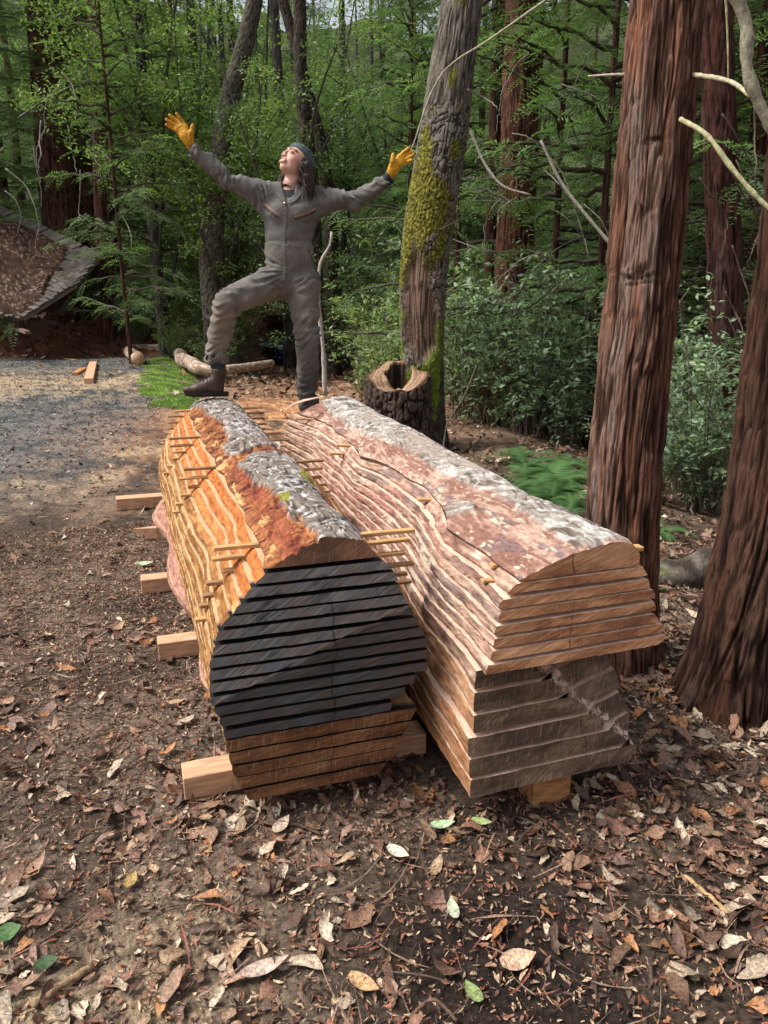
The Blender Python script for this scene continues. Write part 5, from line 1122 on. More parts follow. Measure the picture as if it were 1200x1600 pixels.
# foreground sticks
def stick(pts, rad, col, label, tub=7):
    p = spl([PZ(a, b_, .0) + [0, 0, z + float(tz(*PZ(a, b_, .0)[:2]))] for a, b_, z in pts], 16); o0 = p[0].copy(); g = np.random.default_rng(int(pts[0][0])); mb = MB()
    mb.tube(p - o0 + g.normal(0, rad * .15, p.shape), rad * (1 + .15 * g.normal(0, 1, 16)), tub, col=col); o = mb.build('fallen_stick', OBK, None, True); o.location = o0; tag(o, label, 'stick', 'sticks on the ground'); return o
stick([(52, 1568, .012), (95, 1542, .014), (142, 1512, .012)], .0085, (.30, .20, .12), 'thick broken tan stick in the lower left corner')
stick([(0, 1522, .01), (40, 1500, .012)], .006, (.12, .08, .06), 'short dark stick at the left edge above the tan one')
stick([(165, 1283, .01), (232, 1272, .012)], .005, (.07, .05, .04), 'short dark stick left of the square timber block')
stick([(0, 995, .01), (28, 990, .012)], .008, (.06, .05, .04), 'dark stub at the left edge of the track')
stick([(1070, 1365, .012), (1105, 1395, .02), (1140, 1420, .012)], .0055, (.42, .28, .14), 'pale orange split stick among the leaves at the lower right')
stick([(640, 1590, .01), (675, 1572, .03), (715, 1592, .01)], .004, (.16, .10, .07), 'curved brown twig at the bottom edge')
stick([(430, 1178+120, .01), (450, 1288, .012), (500, 1306, .012)], .004, (.10, .07, .05), 'dark twig in front of the black log end')
stick([(170, 1345, .01), (165, 1395, .012), (60, 1470, .012), (20, 1490, .01)], .0028, (.12, .08, .055), 'long thin twig curving through the lower left litter')
stick([(1068, 1062, .02), (1085, 1075, .03), (1110, 1090, .02)], .008, (.24, .17, .13), 'pale stub at the foot of the dark right trunk')
# boulder log behind near redwood
def mossy_log():
    c = PZ(1095, 945, 0); s_ = SDF(.014, (-.42, -.32, -.2), (.55, .36, .42)); s_.cone((-.15, .0, -.03), (.40, .14, .06), .09, .12, .05); s_.ell((-.1, .04, .0), (.12, .11, .08), None, .05)
    I = np.argwhere(np.abs(s_.d) < .06); X = I * s_.h + s_.o; s_.d[I[:, 0], I[:, 1], I[:, 2]] -= (.02 * fbm(X[:, 0] * 9, X[:, 1] * 9, X[:, 2] * 9, 995)).astype(np.float32)
    V, Q = s_.mesh(); n = fbm(V[:, 0] * 14, V[:, 1] * 14, V[:, 2] * 14, 996); cc = cmix((.05, .04, .032), (.17, .145, .12), sst(-.3, .4, n)); cc = cmix_arr(cc, (.07, .10, .02), sst(.1, .4, fbm(V[:, 0] * 7, V[:, 1] * 7, V[:, 2] * 7, 997)) * .8)
    o = link('rotten_log', mesh_np('rotten_log', V, Q, [OBK], col=cc)); o.location = (c[0] + .05, c[1] + .35, float(tz(c[0], c[1])) + .03); tag(o, 'grey mossy rotten log behind the near redwood', 'log')
mossy_log()
# ---- car port and car
def carport():
    Yc = 29.5; b = P(515, 560, Yc); b[2] = float(tz(b[0], b[1])); cp = thing('carport', 'low dark carport roof on posts over the parked car', 'carport', tuple(b)); O = b
    RF = simple('dark_roof', (.035, .028, .026), .9, .3, 4); WD = simple('stained_wood', (.12, .05, .028), .8, .3, 4)
    l = P(420, 506, Yc) - O; r = P(612, 498, Yc) - O; mb = MB()
    xs = np.linspace(l[0], r[0], 2); z0 = (l[2] + r[2]) / 2
    mb.box(((l[0] + r[0]) / 2, 1.2, z0), (r[0] - l[0], 4.6, .10), np.array(Matrix.Rotation(radians(-5), 3, 'X'))); mb.build('roof', RF, cp)
    mb = MB(); mb.box(((l[0] + r[0]) / 2, -1.05, z0 + .06), (r[0] - l[0] + .1, .05, .16)); mb.build('fascia', WD, cp)
    for x in (l[0] + .7, r[0] - .3):
        for y in (-.8, 3.0):
            mb = MB(); mb.box((x, y, z0 / 2 - .1), (.14, .14, z0 + .1)); mb.build('post', WD, cp)
    mb = MB(); mb.box((l[0] + .6, .6, z0 - .35), (.9, .3, .45)); mb.build('stored_boards', WD, cp)
carport()
def car():
    b = P(505, 562, 26.6); b[2] = float(tz(b[0], b[1])); cr = thing('parked_car', 'dark blue car parked under the carport, half hidden by leaves', 'car', tuple(b), 0)
    # local: x forward (towards camera-left), body built along x
    fw = nrm((-.78, -.62, 0)); sd = np.array([-fw[1], fw[0], 0]); M = np.stack([fw, sd, [0, 0, 1]], 1)
    PT = simple('dark_blue_paint', (.025, .050, .12), .25, .1, 5, 0, Coat_Weight=.8); GLS = simple('car_glass', (.10, .16, .22), .05, .1, 5, 0, .8); TY = simple('tyre', (.015, .015, .016), .85); CH = simple('chrome', (.6, .62, .65), .2, .05, 5, 0, Metallic=1.0); HLm = simple('headlight_glass', (.55, .60, .66), .1, .1, 5, 0, .8)
    L_ = 4.4; secs = [(-2.2, .45, .80, .72), (-2.1, .32, .98, .80), (-1.6, .28, 1.02, .86), (-.8, .26, .98, .88), (.2, .26, .97, .88), (.9, .26, .95, .88), (1.5, .28, .90, .86), (2.0, .32, .80, .80), (2.18, .42, .66, .70)]
    V = []
    for (x, z0, z1, w_) in secs:
        pr = [(-w_ * .92, z0), (-w_, z0 + .12), (-w_, z1 - .16), (-w_ * .9, z1), (w_ * .9, z1), (w_, z1 - .16), (w_, z0 + .12), (w_ * .92, z0)]
        V.append([[x, y, z] for y, z in pr])
    V = np.array(V).reshape(-1, 3); n = 8; F = grid_faces(len(secs), n, True); T = [[0, 7, 6, 1], [1, 6, 5, 2], [2, 5, 4, 3]]; e = (len(secs) - 1) * n; F = np.concatenate([F, np.array(T)[:, ::-1], np.array(T) + e])
    body = link('body', mesh_np('body', V @ M.T, F, [PT], smooth=False, col=(1, 1, 1)), cr); bv = body.modifiers.new('b', 'BEVEL'); bv.width = .05; bv.segments = 3
    def prism(nm, sec, mt, par):
        V = np.array([[x, y, z] for (x, w_, z) in sec for y in (-w_, w_)]); 
        k = len(sec); F = [[2*i, 2*i+1, 2*((i+1)%k)+1, 2*((i+1)%k)] for i in range(k)]; T = []
        for i in range(1, k - 1): T += [[0, 2*i, 2*i+2], [1, 2*i+3, 2*i+1]]
        return link(nm, mesh_np(nm, V @ M.T, [np.array(F), np.array(T)], [mt], smooth=False, col=(1, 1, 1)), par)
    prism('cabin_glass', [(1.05, .80, .94), (.35, .66, 1.42), (-1.3, .66, 1.44), (-2.0, .76, 1.0)], GLS, cr)
    prism('roof', [(.42, .67, 1.42), (.30, .64, 1.50), (-1.25, .64, 1.52), (-1.4, .67, 1.44)], PT, cr)
    for x in (-1.3, 1.35):
        for y in (-.80, .80):
            mb = MB(); c_ = M @ np.array([x, y, .33]); a_ = M @ np.array([0, .11, 0]); mb.tube([c_ - a_, c_ - a_ * .8, c_ + a_ * .8, c_ + a_], [.30, .335, .335, .30], 24); w_ = mb.build('wheel', TY, cr, False)
            mb = MB(); s_ = np.sign(y); mb.tube([c_ + a_ * s_ * .9, c_ + a_ * s_ * 1.08], [.21, .19], 10); mb.build('rim', CH, w_)
    for y in (-.62, .62):
        mb = MB(); mb.box(M @ np.array([2.10, y, .70]), (.16, .34, .16), M, .03); mb.build('headlight', HLm, cr)
    mb = MB(); mb.box(M @ np.array([2.19, 0, .56]), (.06, .72, .20), M, .02); gr = mb.build('grille', TY, cr); mb = MB(); mb.box(M @ np.array([2.225, 0, .60]), (.02, .70, .03), M); mb.build('chrome_bar', CH, gr)
    mb = MB(); mb.box(M @ np.array([2.16, 0, .36]), (.14, 1.5, .12), M, .03); mb.build('bumper', PT, cr)
car()
# ================================================================== PERSON
from mathutils.bvhtree import BVHTree
def build_person():
    J = dict(hipL=P(431,437,4.93), hipR=P(473,440,4.97), kneeL=P(354,474,4.64), ankL=P(337,570,4.74), kneeR=P(480,522,4.93), ankR=P(481,627,5.02),
             waist=P(451,378,4.95), chest=P(454,333,4.96), neck=P(455,296,4.99), shL=P(414,303,4.94), shR=P(496,308,5.0), elL=P(356,281,4.90), wrL=P(303,235,4.86),
             elR=P(552,316,5.0), wrR=P(606,280,4.93), head=P(463,254,4.97))
    root = thing('person', 'smiling person in grey coveralls and yellow gloves standing astride the stacks, arms spread wide', 'person', (J['ankL'][0] + .3, 4.85, .75))
    O = np.array(root.location)
    SKIN = vcol_mat('skin', .5, 200, .08, .1, .001, spec=.4)
    CLOTH = vcol_mat('grey_cotton', .9, 260, .22, .35, .002, spec=.15)
    m = mat_new('grey_coverall_cloth'); q = N(m); v = q.obj()
    n1 = q.noise(v, 9, 5, .6); tw = q.noise(q.mapv(v, (500, 500, 120), (0, .5, 0)), 1.0, 2); fo = q.noise(q.mapv(v, (14, 14, 40), (0.3, .5, .2)), 1.0, 3, .5, 1.2)
    c = q.ramp(n1, [(.36, (.128, .121, .112)), (.50, (.160, .152, .140)), (.64, (.200, .188, .170))])
    c = q.mix(1.0, c, q.ramp(tw, [(.3, .82), (.7, 1.12)]), 'MULTIPLY'); c = q.mix(1.0, c, q.col(), 'MULTIPLY')
    q.out(c, .88, q.bump(q.math('ADD', fo, q.math('MULTIPLY', tw, .08)), .35, .010), .15); COV = m
    def shift(V): return V - O
    # ---- body under the clothes, one surface
    lo = np.array([min(p[i] for p in J.values()) for i in range(3)]) - [.12, .14, .08]; hi = np.array([max(p[i] for p in J.values()) for i in range(3)]) + [.12, .16, .10]
    s = SDF(.008, lo, hi)
    F = ((0, 1, 0), .68)
    s.cone(J['hipL'], J['hipR'], .085, .085, .03); s.cone(J['waist'] - [0, 0, .05], J['chest'] + [0, 0, .02], .11, .13, .05, F); s.cone(J['chest'], J['neck'] - [0, 0, .04], .11, .06, .05, F)
    s.cone(J['shL'], J['shR'], .05, .05, .04)
    for a, b, ra, rb in (('shL','elL',.040,.028), ('elL','wrL',.028,.024), ('shR','elR',.040,.028), ('elR','wrR',.028,.024), ('hipL','kneeL',.075,.052), ('kneeL','ankL',.05,.036), ('hipR','kneeR',.08,.052), ('kneeR','ankR',.05,.036)):
        s.cone(J[a], J[b], ra, rb, .03)
    hp = J['head']; f = nrm((-.56, -.60, .58)); r_ = nrm(np.cross(f, (.16, .10, 1))); u = np.cross(r_, f); HM = np.stack([r_, f, u], 1)   # columns right, fwd, up
    H = lambda x, y, z: hp + HM @ np.array([x, y, z])
    s.cone(J['neck'] - [0, 0, .06], H(0, -.025, -.06), .052, .045, .03)
    V1, Q1 = s.mesh()
    # ---- head, fine
    hs = SDF(.0026, (-.11, -.13, -.16), (.11, .14, .14))
    e = lambda c, r, k=.012: hs.ell(c, r, None, k)
    e((0, -.015, .03), (.074, .090, .085)); e((0, .028, -.026), (.057, .060, .076), .02); e((0, .058, -.088), (.021, .022, .019), .03)
    for sx in (-1, 1):
        e((sx*.036, .052, -.036), (.025, .026, .024), .02); e((sx*.038, .022, -.068), (.018, .028, .022), .03); hs.cone((sx*.012, .085, .030), (sx*.047, .066, .028), .007, .006, .012)
        e((sx*.030, .094, .006), (.015, .012, .009), -.008); e((sx*.030, .0735, .004), (.0135, .0135, .0125), .003); e((sx*.0115, .096, -.030), (.0075, .009, .0065), .006)
        e((sx*.076, -.01, -.005), (.008, .018, .030), .006)
    hs.cone((0, .082, .018), (0, .101, -.020), .007, .0085, .010)
    hs.ell((0, .083, -.062), (.030, .016, .018), None, .008); hs.ell((0, .100, -.0600), (.027, .014, .0095), None, -.002)
    for sx in (-1, 1): hs.cone((sx*.031, .073, -.052), (0, .0975, -.0505), .0035, .0048, .003); hs.cone((sx*.030, .072, -.054), (0, .093, -.0735), .0040, .0055, .003)
    hs.cone((0, -.03, -.04), (0, -.035, -.13), .046, .046, .02)
    V2, Q2 = hs.mesh(); L2 = V2.copy(); V2 = V2 @ HM.T + hp
    ck = np.tile(np.array([.62, .36, .27]), (len(V1) + len(V2), 1)); x, y, z = L2.T; k = len(V1)
    blush = np.exp(-(((np.abs(x) - .038) / .018) ** 2 + ((z + .03) / .02) ** 2)) * (y > .03); ck[k:] = cmix_arr(ck[k:], (.66, .25, .19), blush * .6)
    zm = z + .062 - 8 * x * x; lip = np.exp(-(zm / .0118) ** 6) * (np.abs(x) < .033) * (y > .070); ck[k:] = cmix_arr(ck[k:], (.50, .20, .17), np.clip(lip, 0, 1) * .7); ins = (np.abs(zm) < .007) * (np.abs(x) < .026) * (y < .0915) * (y > .07); ck[k:] = cmix_arr(ck[k:], (.10, .03, .03), ins * 1.0)
    zb = .031 - 4 * np.abs(np.abs(x) - .028) ** 1.6; br = np.exp(-((z - zb) / .0045) ** 2) * (np.abs(x) > .010) * (np.abs(x) < .052) * (y > .04); ck[k:] = cmix_arr(ck[k:], (.05, .03, .022), np.clip(br, 0, 1) * .9)
    ey = np.exp(-((z - .003) / .0035) ** 2) * np.exp(-((np.abs(x) - .030) / .014) ** 4) * (y > .06); ck[k:] = cmix_arr(ck[k:], (.03, .018, .014), np.clip(ey, 0, 1) * .92)
    ck[:k][V1[:, 2] < J['neck'][2] - .012] = (.012, .013, .016) ; me = mesh_np('body', shift(np.concatenate([V1, V2])), np.concatenate([Q1, Q2 + len(V1)]), [SKIN], col=ck); link('body', me, root)
    mb = MB(); pts = [hp + HM @ np.array([a, (.0885 - 16 * a * a), -.0595 + 8 * a * a]) - O for a in np.linspace(-.021, .021, 7)]
    mb.tube(pts, [.003, .0050, .0060, .0062, .0060, .0050, .003], 6); mb.build('teeth', simple('teeth', (.75, .72, .66), .3, .02), root, True)
    # ---- coveralls
    s = SDF(.0075, lo - .03, hi + .03)
    hl, hr = J['hipL'], J['hipR']; W = J['waist']; C = J['chest']
    s.cone(hl + [.015, .02, -.0], hr + [-.01, .02, -.0], .120, .122, .03, ((0, 1, 0), .9))
    s.cone(W - [0, 0, .07], W - [0, -.0, -.0], .152, .137, .04, ((0, 1, 0), .72)); s.cone(W, C + [0, 0, .0], .138, .163, .05, ((0, 1, 0), .70)); s.cone(C, C + [0, .01, .07], .163, .13, .04, ((0, 1, 0), .72))
    for sx in (-.062, .062): s.ell(C + [sx, -.075, -.005], (.062, .05, .058), None, .035)
    s.cone(J['shL'] + [.02, 0, .005], J['neck'] - [.02, 0, .03], .062, .05, .03); s.cone(J['shR'] - [.02, 0, .005], J['neck'] - [-.02, 0, .035], .062, .05, .03)
    s.cone(J['shL'] + [.03, 0, -.03], J['shR'] - [.03, 0, .03], .085, .085, .03, ((0, 1, 0), .85))
    s.cone(C + [-.11, .01, .02], J['shL'] * .55 + J['elL'] * .45 - [0, 0, .008], .075, .056, .035); s.cone(C + [.11, .01, .02], J['shR'] * .55 + J['elR'] * .45 - [0, 0, .008], .075, .056, .035)
    for a, b, ra, rb in (('shL','elL',.070,.053), ('elL','wrL',.054,.043), ('shR','elR',.070,.053), ('elR','wrR',.054,.043)): s.cone(J[a], J[b], ra, rb, .02)
    ctL = J['ankL'] + [0, 0, .035]
    s.cone(hl + [-.01, 0, -.01], J['kneeL'], .102, .079, .03); s.cone(J['kneeL'], ctL, .079, .068, .02); s.cone(hr + [0, 0, -.02], J['kneeR'], .111, .079, .03); s.cone(J['kneeR'], J['ankR'] + [0, 0, -.03], .077, .068, .02)
    # wrinkles as a displacement of the field
    ax = [np.arange(s.n[i]) * s.h + s.o[i] for i in range(3)]
    I = np.argwhere(np.abs(s.d) < .03); X = I * s.h + s.o; D = np.zeros(len(I))
    def dist_seg(a, b):
        v = b - a; t = np.clip(((X - a) @ v) / (v @ v), -.2, 1.2); q = X - a - t[:, None] * v; return t, np.linalg.norm(q, axis=1), q
    limbs = [('shL','elL'), ('elL','wrL'), ('shR','elR'), ('elR','wrR'), ('hipL','kneeL'), ('kneeL','ankL'), ('hipR','kneeR'), ('kneeR','ankR')]
    for i, (a, b) in enumerate(limbs):
        t, dd, qv = dist_seg(J[a], J[b]); L_ = np.linalg.norm(J[b] - J[a]); m_ = (dd < .125) & (t > -.1) & (t < 1.1)
        ang = qv @ nrm(np.cross(J[b] - J[a], (0, 1, 0))) / (dd + .01)
        ph = t * L_ * (46 if i < 4 else 38) + 1.6 * ang + 1.2 * vn(X[:, 0] * 9, X[:, 1] * 9, X[:, 2] * 9, 500 + i)
        rdg = 1 - 2 * np.abs(vn(ph, ang * 1.3, 0, 520 + i)) * 1.6
        am = .0070 * (.45 + .9 * np.exp(-((t - .95) / .22) ** 2) + .7 * np.exp(-((t - .05) / .2) ** 2))
        D += np.where(m_, rdg * am * sst(.125, .10, dd) * sst(-.1, .0, t) * sst(1.1, 1.0, t), 0)
    # radiating creases at the raised hip
    t, dd, qv = dist_seg(J['hipL'] + [.06, 0, .02], J['kneeL']); up = qv @ nrm((.2, 0, 1))
    D += .007 * np.sin((np.arctan2(X[:, 2] - (hl[2] + .05), -(X[:, 0] - hl[0] - .12))) * 26 + 2 * vn(X[:, 0] * 8, X[:, 1] * 8, 0, 560)) * np.exp(-((np.hypot(X[:, 0] - hl[0] + .02, X[:, 2] - hl[2] - .02) / .13) ** 2)) * (X[:, 1] < hl[1] + .05)
    D += .0035 * vn(X[:, 0] * 22, X[:, 1] * 22, X[:, 2] * 22, 561) + .004 * vn(X[:, 0] * 10, X[:, 1] * 10, X[:, 2] * 26, 562)
    D -= .006 * np.exp(-((X[:, 2] - (W[2] + .0)) / .010) ** 2) * (np.abs(X[:, 0] - W[0]) < .22)          # waist seam
    s.d[I[:, 0], I[:, 1], I[:, 2]] -= D.astype(np.float32)
    # open ends: cuffs, hem, neck
    s.cone(J['wrL'] + (J['wrL'] - J['elL']) * .02, J['wrL'] + (J['wrL'] - J['elL']) * .5, .034, .05, -.006); s.cone(J['wrR'] + (J['wrR'] - J['elR']) * .02, J['wrR'] + (J['wrR'] - J['elR']) * .5, .034, .05, -.006)
    for w_, e_ in (('wrL', 'elL'), ('wrR', 'elR')):
        d_ = nrm(J[w_] - J[e_]); c_ = J[w_] + d_ * .085; s.ell(c_, (.075,) * 3, None, -.004)
    d_ = nrm(ctL - J['kneeL']); s.ell(ctL + d_ * .135 + [0, 0, -.0], (.125,) * 3, None, -.004); s.cone(ctL + d_ * -.03, ctL + d_ * .05, .056, .058, -.006)
    s.cone(J['neck'] + [-.005, -.035, .02], J['neck'] + [-.005, -.09, -.035], .055, .018, -.008); s.cone(J['neck'] + [0, -.01, -.02], H(0, 0, -.06), .052, .06, -.008); s.cone(P(452, 297, 4.87), P(448, 312, 4.85), .034, .010, -.004); s.cone(P(450, 284, 4.90), P(452, 299, 4.88), .046, .036, -.004)
    V, Qc = s.mesh()
    n = vn(V[:, 0] * 5, V[:, 1] * 5, V[:, 2] * 5, 570); dirt = fbm(V[:, 0] * 7, V[:, 1] * 7, V[:, 2] * 7, 571)
    cc = np.ones((len(V), 3)) * (1 + .12 * n[:, None]); kneem = np.exp(-((V[:, 2] - J['kneeL'][2] + .05) / .16) ** 2) * (V[:, 2] < W[2] - .1)
    cc = cmix_arr(cc, (1.30, 1.12, .90), np.clip(kneem * (.4 + .4 * dirt), 0, .6)); cc = cmix_arr(cc, (.78, .80, .86), sst(W[2], W[2] + .15, V[:, 2]) * .5)
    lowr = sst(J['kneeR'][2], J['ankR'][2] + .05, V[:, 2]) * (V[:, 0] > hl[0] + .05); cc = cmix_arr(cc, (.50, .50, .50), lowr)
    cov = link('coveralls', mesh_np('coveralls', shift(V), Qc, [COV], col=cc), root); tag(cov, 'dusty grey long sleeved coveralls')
    # fittings laid on the cloth
    bvh = BVHTree.FromPolygons([tuple(p) for p in V], [tuple(int(a) for a in f_) for f_ in Qc])
    def on(px, py, off=.003):
        d = ray(px, py); h_ = bvh.ray_cast(Vector((0, 0, CAM_H)), Vector(d)); 
        if h_[0] is None: return None, None
        n_ = h_[1]; n_ = n_ if n_.dot(Vector(d)) < 0 else -n_
        return np.array(h_[0] + n_ * off), np.array(n_)
    def ribbon(name, pts, wd, th, mat, parent=cov, sub=14, off=.001):
        pts = np.asarray(pts, float); L_ = np.r_[0, np.cumsum(np.hypot(*np.diff(pts, axis=0).T))]; tt = np.linspace(0, L_[-1], sub)
        C_ = []; Nn = []
        for a, b in zip(np.interp(tt, L_, pts[:, 0]), np.interp(tt, L_, pts[:, 1])):
            c_, n_ = on(a, b, off)
            if c_ is not None: C_.append(c_); Nn.append(n_)
        C_ = np.array(C_); Nn = np.array(Nn)
        if len(C_) < 3: return None
        ok = np.abs(C_[:, 1] - np.median(C_[:, 1])) < .12; C_, Nn = C_[ok], Nn[ok]
        for _ in range(2): C_[1:-1] = (C_[:-2] + 2 * C_[1:-1] + C_[2:]) / 4; Nn[1:-1] = (Nn[:-2] + Nn[1:-1] + Nn[2:]) / 3
        D_ = np.gradient(C_, axis=0); S_ = np.cross(D_, Nn); S_ /= np.linalg.norm(S_, axis=1)[:, None]; Nn /= np.linalg.norm(Nn, axis=1)[:, None]
        V_ = np.stack([C_ - S_ * wd / 2 - Nn * th, C_ - S_ * wd / 2 + Nn * th, C_ + S_ * wd / 2 + Nn * th, C_ + S_ * wd / 2 - Nn * th], 1).reshape(-1, 3) - O
        f_ = grid_faces(len(C_), 4, True); return link(name, mesh_np(name, V_, [f_, np.array([[0, 1, 2, 3], [len(V_) - 1, len(V_) - 2, len(V_) - 3, len(V_) - 4]])], [mat], smooth=False, col=(1, 1, 1)), parent)
    z2 = lambda x, y: (230 + x / 2.79, 160 + y / 2.79)
    ribbon('zip_placket', [z2(603, 440), z2(598, 520), z2(592, 610), z2(597, 700), z2(603, 850)], .022, .0022, COV, sub=26)
    COP = simple('copper_zip', (.36, .18, .12), .45, .3, 200); STI = simple('dark_seam', (.035, .032, .030), .9, .2)
    ribbon('chest_zipper', [z2(513, 443), z2(545, 470), z2(577, 493)], .008, .0022, COP); ribbon('chest_zipper', [z2(640, 500), z2(690, 484), z2(733, 463)], .008, .0022, COP)
    ribbon('pocket_welt', [z2(508, 452), z2(540, 480), z2(572, 504)], .005, .0016, STI); ribbon('pocket_welt', [z2(643, 510), z2(692, 494), z2(736, 474)], .005, .0016, STI)
    ribbon('waist_seam', [z2(512, 603), z2(560, 616), z2(600, 622), z2(660, 626), z2(714, 626)], .012, .0016, COV, sub=24)
    ribbon('hip_pocket_seam', [z2(700, 640), z2(722, 690), z2(742, 748)], .005, .0016, STI); ribbon('hip_pocket_seam', [z2(512, 625), z2(497, 665), z2(490, 705)], .005, .0016, STI)
    c_, n_ = on(*z2(600, 441), .006)
    mb = MB(); mb.tube([c_ - O, c_ - O + n_ * .004], [.007, .006], 10); mb.build('snap_button', simple('brass', (.5, .38, .18), .3, .1, Metallic=.8), cov, True)
    # collar: two flaps
    for k_, pts in enumerate((((556, 378), (575, 384), (598, 420), (604, 446), (585, 430), (562, 400)), ((664, 384), (650, 384), (640, 410), (618, 446), (648, 432), (672, 400)))):
        V_ = []; 
        for (a, b) in pts:
            c_, n_ = on(*z2(a, b), .010)
            if c_ is None: c_ = P(*z2(a, b), 4.88)
            V_.append(c_ - O)
        V_ = np.array(V_); V_[:, 1] = np.clip(V_[:, 1], np.median(V_[:, 1]) - .03, np.median(V_[:, 1]) + .03)
        V2_ = V_ + [0, .006, 0]; q_ = [[0, 1, 2, 5], [2, 3, 4, 5], [11, 8, 7, 6], [11, 10, 9, 8]]
        e_ = [[i, i + 6, (i + 1) % 6 + 6, (i + 1) % 6] for i in range(6)]
        link('collar_flap', mesh_np('collar_flap', np.concatenate([V_, V2_]), np.array(q_ + e_), [COV], smooth=False, col=(.85, .87, .92)), cov)
    # dark shirt in the neckline
    t_ = SDF(.006, J['neck'] - [.10, .12, .14], J['neck'] + [.10, .10, .06]); t_.cone(J['neck'] + [-.0, -.028, -.042], J['neck'] + [-.0, -.040, -.12], .062, .10, .02, ((0, 1, 0), .9)); Vt, Qt = t_.mesh()
    link('undershirt', mesh_np('undershirt', shift(Vt), Qt, [simple('black_shirt', (.012, .013, .016), .9)], col=(1, 1, 1)), root)
    # ---- beanie
    nph = 120; prof = [(-.004, 1.00), (.000, 1.045), (.012, 1.065), (.026, 1.06), (.034, 1.045), (.037, 1.015), (.050, 1.005), (.066, .95), (.082, .84), (.095, .68), (.104, .48), (.110, .25), (.112, .02)]
    V_ = []; ph = np.linspace(0, 2 * pi, nph, endpoint=False)
    for (hz, rs) in prof:
        rim = .028 + .030 * np.sin(ph) - .006      # higher at forehead (y+), lower at nape
        zz_ = rim * np.clip(1 - hz / .10, 0, 1) + hz + .004
        rib = 1 + .014 * np.sign(np.sin(ph * 34)) * (hz < .1)
        V_.append(np.stack([.0745 * rs * rib * np.cos(ph), -.014 - .006 + .094 * rs * rib * np.sin(ph), zz_], -1))
    V_ = np.concatenate(V_) @ HM.T + hp; f_ = grid_faces(len(prof), nph, True)
    BE = simple('blue_grey_knit', (.095, .130, .135), .95, .25, 60, .8, 400, .1)
    link('beanie', mesh_np('beanie', shift(V_), f_, [BE], smooth=True, col=(1, 1, 1)), root)
    # ---- hair
    g = np.random.default_rng(11); HAIR = simple('dark_brown_hair', (.028, .015, .010), .45, .4, 300, .6, 500, .5)
    h_ = SDF(.006, hp - [.22, .2, .30], hp + [.2, .2, .12])
    down = np.array([.0, 0, -1.0])
    for sx, ln in ((1, .13), (-1, .14)):
        a0 = H(sx * .068, -.012, .0); h_.cone(a0, a0 + down * ln * .6 + [sx * -.0, 0, 0], .026, .036, .02); h_.cone(a0 + down * ln * .6, a0 + down * ln + [.005, -.02, 0], .036, .022, .02)
    a0 = H(0, -.085, .0); h_.cone(a0, a0 + down * .16, .05, .045, .03); h_.cone(H(.05, -.06, 0), H(.05, -.06, 0) + down * .15, .035, .04, .03); h_.cone(H(-.05, -.06, 0), H(-.05, -.06, 0) + down * .15, .035, .04, .03)
    h_.cone(H(.062, -.03, -.02), P(434, 296, 5.0), .022, .026, .02); h_.cone(H(-.068, -.03, -.01), P(484, 312, 4.95), .032, .034, .02); h_.cone(P(484, 300, 4.94), P(474, 322, 4.90), .028, .018, .02)
    I = np.argwhere(np.abs(h_.d) < .03); X = I * h_.h + h_.o; h_.d[I[:, 0], I[:, 1], I[:, 2]] -= (.008 * vn(X[:, 0] * 45, X[:, 1] * 45, X[:, 2] * 28, 600) + .004 * vn(X[:, 0] * 90, X[:, 1] * 90, X[:, 2] * 60, 601)).astype(np.float32)
    h_.cone(H(0, .03, -.03), H(0, .09, -.03), .052, .06, -.008)
    Vh, Qh = h_.mesh(); hair = link('hair', mesh_np('hair', shift(Vh), Qh, [HAIR], col=(1, 1, 1)), root)
    mb = MB()
    for i in range(430):
        a = g.uniform(0, 1); sx = 1 if g.uniform() < .5 else -1
        st = H(sx * g.uniform(.055, .082), g.uniform(-.09, .022), g.uniform(-.015, .03)); L_ = g.uniform(.10, .21); tt = np.linspace(0, 1, 14)[:, None]
        wv = g.uniform(.008, .020); fr = g.uniform(5, 10); p0 = g.uniform(0, 6)
        tg = P(434 + g.normal(0, 5), 300 + g.normal(0, 7), 4.96 + g.normal(0, .03)) if sx > 0 else P(481 + g.normal(0, 9), 316 + g.normal(0, 11), 4.93 + g.normal(0, .04)); out_ = nrm([sx * .5 + g.normal(0, .3), g.normal(-.1, .4), 0]); pts = st + (tg - st) * tt ** 1.2 + out_ * (.022 * np.sin(tt * 2.2) * g.uniform(.2, 1)) + np.concatenate([np.cos(tt * fr + p0), np.sin(tt * fr + p0), 0 * tt], 1) * wv * tt ** .5
        mb.tube(pts - O, np.linspace(.0042, .0014, 14), 5, cap=False)
    mb.build('curl', HAIR, hair, True)['kind'] = 'stuff'
    # ---- gloves
    GL = simple('yellow_leather', (.60, .30, .022), .6, .22, 40, .5, 150, .3); GB = simple('black_glove_cuff', (.016, .016, .02), .8, .2)
    def glove(wr, el, Yh, palm, knk, tips, thumb, lab, flatv):
        s_ = SDF(.0026, *(lambda Q_: (Q_.min(0) - .045, Q_.max(0) + .045))(np.array([wr] + [P(*t_, Yh) for t_ in tips] + [P(*thumb, Yh)])))
        pc = P(*palm, Yh); n_ = len(tips)
        for i, (kp, tp) in enumerate(zip(knk, tips)):
            K = P(*kp, Yh); Tp = P(*tp, Yh - .012 - .006 * (i % 2)); d_ = Tp - K; m1 = K + d_ * .45 + np.array([0, .010, 0]); m2 = K + d_ * .75 + np.array([0, .006, 0])
            s_.cone(wr * .35 + pc * .65, K, .019, .0135, .014); s_.cone(K, m1, .0125, .0115, .004); s_.cone(m1, m2, .0112, .0105, .004); s_.cone(m2, Tp, .0105, .0085, .003)
